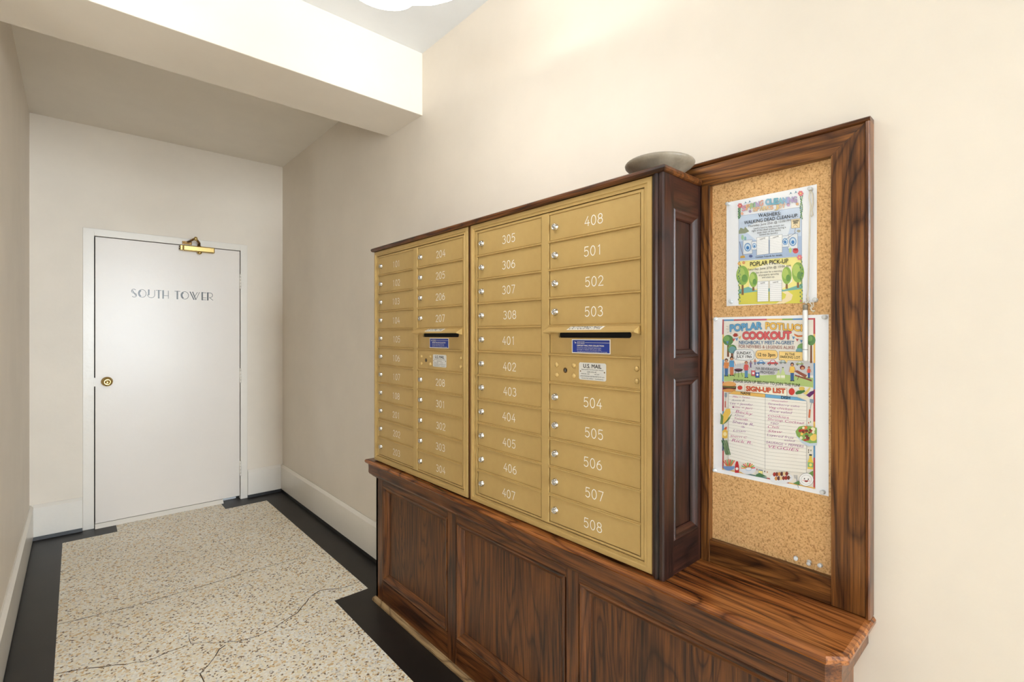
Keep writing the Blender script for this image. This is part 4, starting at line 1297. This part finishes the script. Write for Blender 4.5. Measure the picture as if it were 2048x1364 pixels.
s2.text('SUNDAY,', (420, 560), (588, 562), 32, K, .012); s2.text('JULY 19th', (414, 602), (590, 604), 32, K, .012)
s2.text('12 to 3pm', (662, 582), (858, 586), 38, K, .012)
s2.text('IN THE', (972, 572), (1080, 574), 28, K, .006); s2.text('PARKING LOT', (918, 604), (1142, 612), 30, K, .006)
s2.text('NA BEVERAGES', (640, 734), (882, 748), 30, (70, 66, 74), .006); s2.text('PROVIDED', (690, 778), (850, 788), 30, (70, 66, 74), .006)
s2.text('PLEASE SIGN UP BELOW TO JOIN THE FUN!', (384, 876), (1140, 930), 34, K, .01)
# sign-up header
s2.ell(335, 905, 78, 36, (214, 150, 84)); s2.ell(335, 895, 70, 26, (230, 172, 104)); s2.poly([(258, 920), (415, 925), (410, 960), (265, 958)], (90, 40, 36)); s2.ell(335, 972, 74, 20, (214, 150, 84)); s2.line([(265, 930), (410, 938)], .0014, (120, 160, 80))
s2.ell(457, 940, 28, 25, (206, 70, 54)); s2.line([(440, 922), (470, 918)], .001, (90, 140, 70))
s2.quad((512, 904), (990, 945), (990, 1040), (512, 985), (246, 238, 220), (180, 120, 80), .0006)
s2.text('SIGN-UP LIST', (530, 975), (970, 1005), 52, (214, 100, 66), .04, 0, (120, 50, 40))
s2.ell(1045, 985, 34, 40, (206, 60, 50)); s2.line([(1045, 950), (1050, 938)], .001, (70, 110, 60))
s2.poly([(1085, 1000), (1110, 975), (1190, 965), (1200, 985), (1150, 1010), (1095, 1018)], (70, 120, 60)); s2.ell(1160, 950, 34, 22, (222, 190, 90)); s2.poly([(1180, 1010), (1250, 935), (1262, 945), (1215, 1020)], (236, 214, 120))
s2.poly([(1205, 1030), (1260, 985), (1305, 970), (1300, 1005), (1250, 1050)], (96, 40, 104)); s2.ell(1135, 1032, 22, 18, (238, 230, 190)); s2.ell(1205, 1050, 28, 22, (240, 232, 200)); s2.ell(1165, 1042, 20, 16, (240, 232, 200))
# the list, in the lower crop's pixels
s2.crop(1400, 780, 5.689)
s2.quad((328, 45), (745, 82), (742, 900), (325, 790), (244, 240, 232)); s2.quad((745, 82), (1218, 128), (1212, 950), (742, 900), (244, 240, 232))
s2.quad((385, 10), (745, 46), (745, 84), (328, 42), YEL, (90, 70, 50)); s2.quad((745, 46), (1105, 82), (1218, 126), (745, 84), (112, 172, 214), (50, 80, 110))
s2.sec('lettering')
s2.text('NAME', (468, 46), (578, 58), 28, K, .02); s2.text('DISH', (926, 98), (1028, 104), 32, K, .02)
NL = 20
for i in range(NL + 1):
    t = (i + .5) / (NL + .5)
    l = (327, 52 + (782 - 52) * t); m_ = (744, 92 + (896 - 92) * t); r_ = (1214, 132 + (946 - 132) * t)
    s2.line([l, m_, r_], .0003, (96, 92, 92))
s2.line([(745, 46), (742, 902)], .0005, (70, 74, 90)); s2.line([(328, 30), (325, 790)], .0004, (90, 90, 100)); s2.line([(1218, 128), (1212, 950)], .0004, (90, 90, 100))
PUR = (150, 76, 150); PK = (186, 70, 140); GR = (100, 90, 110)
for s, x0, y0, x1, y1, h, c in (('Mike + Teresa', 375, 84, 570, 98, 22, PK), ('Annie B', 362, 124, 510, 128, 20, GR), ('Lee + Jennifer', 345, 160, 606, 180, 24, PUR), ('Kim + Jeri', 370, 200, 600, 222, 24, PK), ('Becky', 408, 256, 602, 288, 32, PK), ('Diny', 400, 292, 510, 304, 22, PUR),
        ('Yolanda', 395, 330, 545, 348, 24, PK), ('Sherie R.', 372, 372, 616, 410, 32, PUR), ('ib', 472, 424, 512, 432, 22, PUR), ('Linan', 380, 470, 520, 480, 24, PUR), ('Sherri C', 348, 532, 540, 552, 24, PK), ('Rick R.', 364, 584, 598, 618, 34, PK),
        ('Watermelon', 820, 130, 998, 140, 20, PK), ('Strawberry cake', 775, 164, 1136, 196, 22, PUR), ('Veg chicken', 790, 206, 1052, 234, 26, PK), ('Rice salad', 795, 248, 1052, 272, 26, PUR), ('cookies', 776, 298, 1016, 328, 28, PK),
        ('Shrimp Cocktail', 772, 342, 1188, 392, 30, PK), ('TBD', 804, 386, 896, 394, 22, PUR), ('Chili', 775, 430, 905, 440, 32, PK), ('Slaw', 775, 478, 940, 490, 28, PK), ('Layered fruit', 765, 520, 1070, 556, 26, PUR), ('salad', 960, 576, 1085, 590, 20, PUR),
        ('SAUSAGE + PEPPERS', 755, 604, 1185, 656, 28, PUR), ('VEGGIES', 782, 654, 1130, 700, 34, PK)):
    if s in ('Mike + Teresa', 'Watermelon'):
        s2.sec('handwriting')
    s2.text(s, (x0, y0), (x1, y1), h, c, -.008, .25)
# food round the list
s2.poly([(285, 30), (308, 30), (310, 70), (300, 85), (292, 85), (282, 70)], (150, 160, 172)); s2.line([(295, 80), (292, 130)], .0009, (150, 160, 172)); s2.line([(291, 130), (290, 195)], .0028, (196, 96, 76))
s2.poly([(1252, 100), (1300, 108), (1296, 150), (1252, 140)], (140, 160, 180)); s2.line([(1270, 145), (1255, 225)], .0010, (140, 150, 160)); s2.line([(1252, 225), (1245, 310)], .0036, (206, 110, 70))
s2.poly([(235, 380), (250, 300), (300, 215), (345, 210), (352, 260), (310, 340), (260, 395)], (234, 194, 90), ); s2.poly([(232, 385), (240, 320), (236, 260), (270, 300), (262, 390)], (116, 142, 80)); s2.poly([(260, 395), (300, 350), (372, 262), (340, 330), (300, 372)], (116, 142, 80))
s2.poly([(255, 540), (258, 465), (285, 440), (318, 465), (315, 545), (285, 552)], (232, 190, 84)); s2.poly([(272, 445), (295, 418), (310, 420), (304, 450)], (206, 90, 60)); s2.ell(287, 500, 20, 24, (246, 226, 170))
for k in range(5):
    s2.line([(250 + k * 14, 572), (300 + k * 12, 735)], .0022, ((70, 110, 60), (96, 136, 76))[k % 2])
for k in range(7):
    s2.line([(320 + k * 4, 880), (268 + k * 21, 790 + abs(k - 3) * 4)], .0026, ((222, 110, 60), (214, 90, 60), (120, 170, 80))[k % 3])
s2.ell(332, 866, 68, 50, (120, 150, 200), 180, 360)
s2.poly([(400, 940), (402, 850), (415, 810), (435, 812), (445, 860), (446, 942)], (196, 44, 50)); s2.ell(424, 895, 16, 16, (244, 240, 236))
s2.ell(550, 900, 92, 58, (226, 228, 236))
for k in range(9):
    s2.line([(550 + 20 * math.cos(.35 * k + .2), 890 - 14 * math.sin(.35 * k + .2)), (550 + 78 * math.cos(.35 * k + .2), 896 - 66 * math.sin(.35 * k + .2))], .003, ((214, 80, 66), (130, 170, 80), (232, 160, 80))[k % 3])
s2.ell(556, 900, 36, 22, (190, 206, 226)); s2.ell(556, 897, 28, 14, (240, 240, 244))
s2.quad((668, 910), (718, 918), (714, 985), (672, 978), (238, 226, 150), (120, 120, 90)); s2.quad((672, 902), (716, 910), (716, 922), (670, 914), (130, 140, 160))
s2.poly([(640, 960), (680, 940), (770, 985), (640, 985)], (76, 120, 80))
s2.ell(930, 1000, 132, 62, (232, 234, 240))
for j, (y0, xx) in enumerate(((955, 850), (1000, 870))):
    s2.line([(xx - 20, y0 + 6), (xx + 170, y0 - 4)], .0008, (120, 100, 80))
    for k in range(6):
        s2.ell(xx + k * 28, y0 + 4 - k * 1.5, 17, 24, ((170, 52, 44), (120, 60, 48), (214, 150, 84), (96, 50, 52), (230, 200, 150), (140, 60, 50))[(k + j * 2) % 6])
s2.line([(1100, 1000), (1122, 1108)], .0012, (130, 136, 150))
for k in range(4):
    s2.line([(1072 + k * 12, 965 + k), (1082 + k * 9, 1005)], .0008, (130, 136, 150))
s2.poly([(1060, 1060), (1130, 1030), (1140, 1080)], (96, 140, 80)); s2.poly([(1240, 945), (1290, 915), (1290, 985)], (116, 156, 80))
s2.ell(1213, 1018, 84, 76, (90, 96, 110)); s2.ell(1213, 1018, 81, 73, (246, 246, 246)); s2.ell(1213, 1018, 60, 54, (120, 126, 140)); s2.ell(1213, 1018, 58, 52, (246, 246, 246))
s2.ell(1192, 1008, 6, 9, K); s2.ell(1236, 1014, 6, 9, K); s2.ell(1213, 1026, 24, 20, (150, 60, 60), 180, 360); s2.ell(1178, 1026, 9, 6, (240, 180, 180)); s2.ell(1250, 1034, 9, 6, (240, 180, 180))
s2.poly([(1228, 895), (1228, 820), (1248, 770), (1248, 735), (1275, 738), (1275, 775), (1294, 830), (1290, 902)], (232, 206, 80)); s2.quad((1246, 728), (1277, 730), (1277, 748), (1246, 746), (60, 70, 80)); s2.quad((1230, 818), (1293, 828), (1290, 880), (1228, 872), (130, 180, 120)); s2.ell(1262, 850, 17, 18, (236, 220, 110))
s2.poly([(1088, 470), (1150, 440), (1332, 440), (1332, 628), (1240, 640), (1160, 600), (1105, 530)], (198, 214, 230))
s2.poly([(1090, 470), (1130, 415), (1180, 405), (1250, 410), (1332, 430), (1332, 600), (1250, 605), (1160, 570), (1105, 520)], (140, 176, 90))
rnd = random.Random(3)
for k in range(34):
    a = rnd.uniform(0, 6.28); q = rnd.random() ** .5
    s2.ell(1225 + 100 * q * math.cos(a), 500 + 80 * q * math.sin(a), rnd.uniform(12, 24), rnd.uniform(11, 20), ((176, 60, 48), (214, 120, 60), (240, 232, 200), (120, 60, 44), (96, 146, 70), (238, 200, 96))[k % 6], seg=10)
s2.ell(1292, 545, 38, 34, (238, 206, 110))
for x, y, c in ((1240, 372, (190, 80, 60)), (1262, 362, (110, 150, 80)), (1240, 682, (70, 70, 60)), (1266, 686, (90, 120, 70)), (1238, 706, (90, 90, 70)), (652, 902, RED), (770, 932, (190, 120, 70)), (740, 925, K)):
    s2.ell(x, y, 5, 11, c, seg=8)
s2.done()
# ------------------------------------------------------------------ pins
def pin(y, z, label, group, x=XP, tilt=(0, 0)):
    p = MB()
    ax = Vector((-1, tilt[0], tilt[1])).normalized()
    p.lathe([(.0006, -.004), (.0006, .0015), (.0050, .0016), (.0052, .0028), (.0034, .0045), (.0030, .0090), (.0046, .0112), (.0048, .0122), (.003, .0128)], (x, y, z), ax, 14)
    o = p.build('push_pin', CLEAR, None, (x, y, z))
    tag(o, label, 'push pin', group)
for q in ((1590, 1117), (1617, 1124), (1640, 1132)):
    p = px_on(0, XK - .006, *q)
    pin(p.y, p.z, 'clear push pin stuck in the bare cork just above the bottom rail', 'spare pins at the cork foot', XK, (random.uniform(-.3, .3), random.uniform(-.3, .3)))
for q, s in (((1457, 407), 'clear push pin in the upper left corner of the spring cleaning flyer'), ((1461, 604), 'clear push pin in the lower left corner of the spring cleaning flyer'), ((1631, 600), 'clear push pin in the lower right corner of the spring cleaning flyer'),
             ((1430.5, 637), 'clear push pin in the upper left corner of the cookout flyer'), ((1650, 634), 'clear push pin in the upper right corner of the cookout flyer'), ((1429, 941), 'clear push pin in the lower left corner of the cookout flyer'), ((1646, 985), 'clear push pin in the lower right corner of the cookout flyer')):
    p = px_on(0, XP - .006, *q)
    pin(p.y, p.z, s, 'pins holding the flyers', XP - .0002, (random.uniform(-.2, .2), random.uniform(-.2, .2)))
p = px_on(0, XP - .006, 1620.5, 378)
PY, PZ = p.y, p.z
pin(PY, PZ, 'clear push pin the white string hangs from', 'pins holding the flyers', XP - .0002)

# ------------------------------------------------------------------ string with pen
st_o = empty('string', (XP - .004, PY, PZ - .29), 'white cotton string looped over a pin, knotted round the pen', 'string')
mb = MB()
xs_ = XP - .0055
def sp(q, dx=0.0):
    p = px_on(0, xs_ + dx, *q)
    return (xs_ + dx, p.y, p.z)
mb.tube([sp((1620, 379), .001), sp((1624.5, 388)), sp((1625.5, 405)), sp((1623.5, 420)), sp((1625, 430)), sp((1622, 433))], .0019, 7)
mb.tube([sp((1620, 379), .001), sp((1618.5, 395)), sp((1621, 412), -.002), sp((1619.5, 430)), sp((1619, 470)), sp((1617.5, 530)), sp((1616, 580)), sp((1614, 598)), sp((1613, 608))], .0018, 7)
mb.build('cord', CORD, st_o)
mb = MB()
mb.tube([sp((1613, 596)), sp((1617, 602), -.003), sp((1612, 607), -.004), sp((1608, 604))], .0017, 7)
mb.tube([sp((1613, 590)), sp((1617, 596), -.002), sp((1615, 604))], .0016, 7)
mb.build('knot', CORD, st_o)
mb = MB()
mb.tube([sp((1614, 604)), sp((1620, 606), -.002), sp((1624, 611)), sp((1621, 616), -.003), sp((1623, 621)), sp((1630, 622))], .0014, 7)
mb.tube([sp((1619, 606)), sp((1626, 604)), sp((1627, 612), -.003), sp((1622, 618)), sp((1627, 624))], .0012, 7)
mb.build('frayed_end', CORD, st_o)
p0 = Vector(sp((1610.5, 609), .0)); p1 = Vector(sp((1610.5, 722), .0))
ax = (p1 - p0); Lp = ax.length
pen = empty('pen', tuple(p1), 'white pen hanging from a string in front of the cookout flyer', 'pen')
mb = MB(); mb.lathe([(.0030, .012), (.0055, .014), (.0058, .02), (.0058, Lp * .93), (.0054, Lp * .96), (.0054, Lp), (.002, Lp + .0005)], p0, ax, 18); mb.build('barrel', PENW, pen)
mb = MB(); mb.lathe([(.0040, .0), (.0055, .002), (.0056, .0135), (.003, .014)], p0, ax, 16); mb.build('end_plug', plain('taped_grey_plastic', rgb(150, 142, 128), .5), pen)
mb = MB(); mb.lathe([(.0059, Lp * .79), (.0060, Lp * .80), (.0060, Lp * .803), (.0059, Lp * .805)], p0, ax, 18, None, True, False); mb.build('cap_seam', plain('grey_plastic', rgb(176, 176, 176), .4), pen)

# ================================================================== BOWL on the cabinet
bc = Vector((1.212, .742, 1.7756))
mb = MB()
prof = [(.050, 0), (.054, .003), (.060, .010), (.072, .021), (.085, .030), (.092, .037), (.0935, .042), (.0915, .045), (.0875, .0435), (.079, .036), (.063, .022), (.042, .013), (.004, .010)]
mb.lathe(prof, bc, (0, 0, 1), 48)
bo = mb.build('bowl', CLAY, None, tuple(bc))
for v in bo.data.vertices:      # hand-made: rim a little out of round and out of level
    a = math.atan2(v.co.y, v.co.x)
    k = max(0, v.co.z) / .05
    v.co.z += k * (.0035 * math.sin(a * 2 + .6) - .003 * math.cos(a + 2.2))
    f_ = 1 + k * .025 * math.sin(a * 3)
    v.co.x *= f_; v.co.y *= f_
tag(bo, 'shallow grey-brown clay bowl on top of the mailbox cabinet', 'bowl')

# ================================================================== CEILING BOWL LAMPS
def ceiling_lamp(cx_, cy_, label, tilt):
    root = empty('ceiling_light', (cx_, cy_, ZC), label, 'ceiling light')
    zr = 2.365
    mb = MB()
    mb.lathe([(.065, 0), (.065, .012), (.05, .022), (.02, .03), (.012, .032)], (cx_, cy_, ZC - .0005), (0, 0, -1), 28)
    mb.build('canopy', BRASS, root)
    mb = MB()
    mb.tube([(cx_, cy_, ZC - .03), (cx_, cy_, zr - .05)], .006, 10)
    mb.build('stem', BRASS, root)
    # petal-lobed shallow glass bowl
    R, lobes, seg = .235, 6, 96
    rings = [(0.10, -.085), (.35, -.078), (.62, -.060), (.83, -.034), (.95, -.010), (1.0, .006), (1.012, .010), (.985, .008), (.93, -.004), (.80, -.026), (.60, -.050), (.35, -.067), (.10, -.073)]
    v, f = [], []
    for rr, h in rings:
        for i in range(seg):
            t = 2 * math.pi * i / seg
            lob = 1 + (abs(math.cos((t - LOBE) * lobes / 2)) ** .6 - .62) * .34 * rr ** 2
            r = R * rr * lob
            x, y = r * math.cos(t), r * math.sin(t)
            v.append((cx_ + x, cy_ + y, zr + h + y * tilt))
    m = len(rings)
    for k in range(m - 1):
        for i in range(seg):
            j = (i + 1) % seg
            f.append((k * seg + i, k * seg + j, (k + 1) * seg + j, (k + 1) * seg + i))
    f.append(list(range(seg))[::-1]); f.append([(m - 1) * seg + i for i in range(seg)])
    mb = MB()
    no = 6 * seg            # outside of the bowl glows, the inside is plain opal glass lit by the bulbs
    mb.add(v, f[:no] + [f[-2]], LGLASS, True)
    mb.add(v, f[no:-2] + [f[-1]], OPAL, True)
    mb.build('glass_bowl', LGLASS, root)
    mb = MB()
    mb.lathe([(.02, 0), (.018, -.008), (.008, -.016), (.004, -.024)], (cx_, cy_, zr - .085), (0, 0, 1), 16)
    mb.build('finial', BRASS, root)
    for k in range(3):
        a = LOBE + math.pi / 6 + k * 2 * math.pi / 3
        x, y = cx_ + .085 * math.cos(a), cy_ + .085 * math.sin(a)
        z = zr - .030 + (y - cy_) * tilt
        mb = MB()
        mb.lathe([(.010, -.034), (.011, -.026), (.020, -.014), (.024, -.002), (.019, .010), (.007, .016)], (x, y, z), (0, 0, 1), 18)
        mb.build('bulb', OPAL, root)
        ld = bpy.data.lights.new('bulb_light', 'POINT')
        ld.energy = BULB_W
        ld.color = LAMP_COL
        ld.shadow_soft_size = .022
        lo = bpy.data.objects.new('bulb_light', ld)
        link(lo, root, (x, y, z + .042))
    return root
LOBE = math.radians(56)
ceiling_lamp(.60, 1.22, 'petal-edged white glass bowl light hanging in front of the beam', .13)
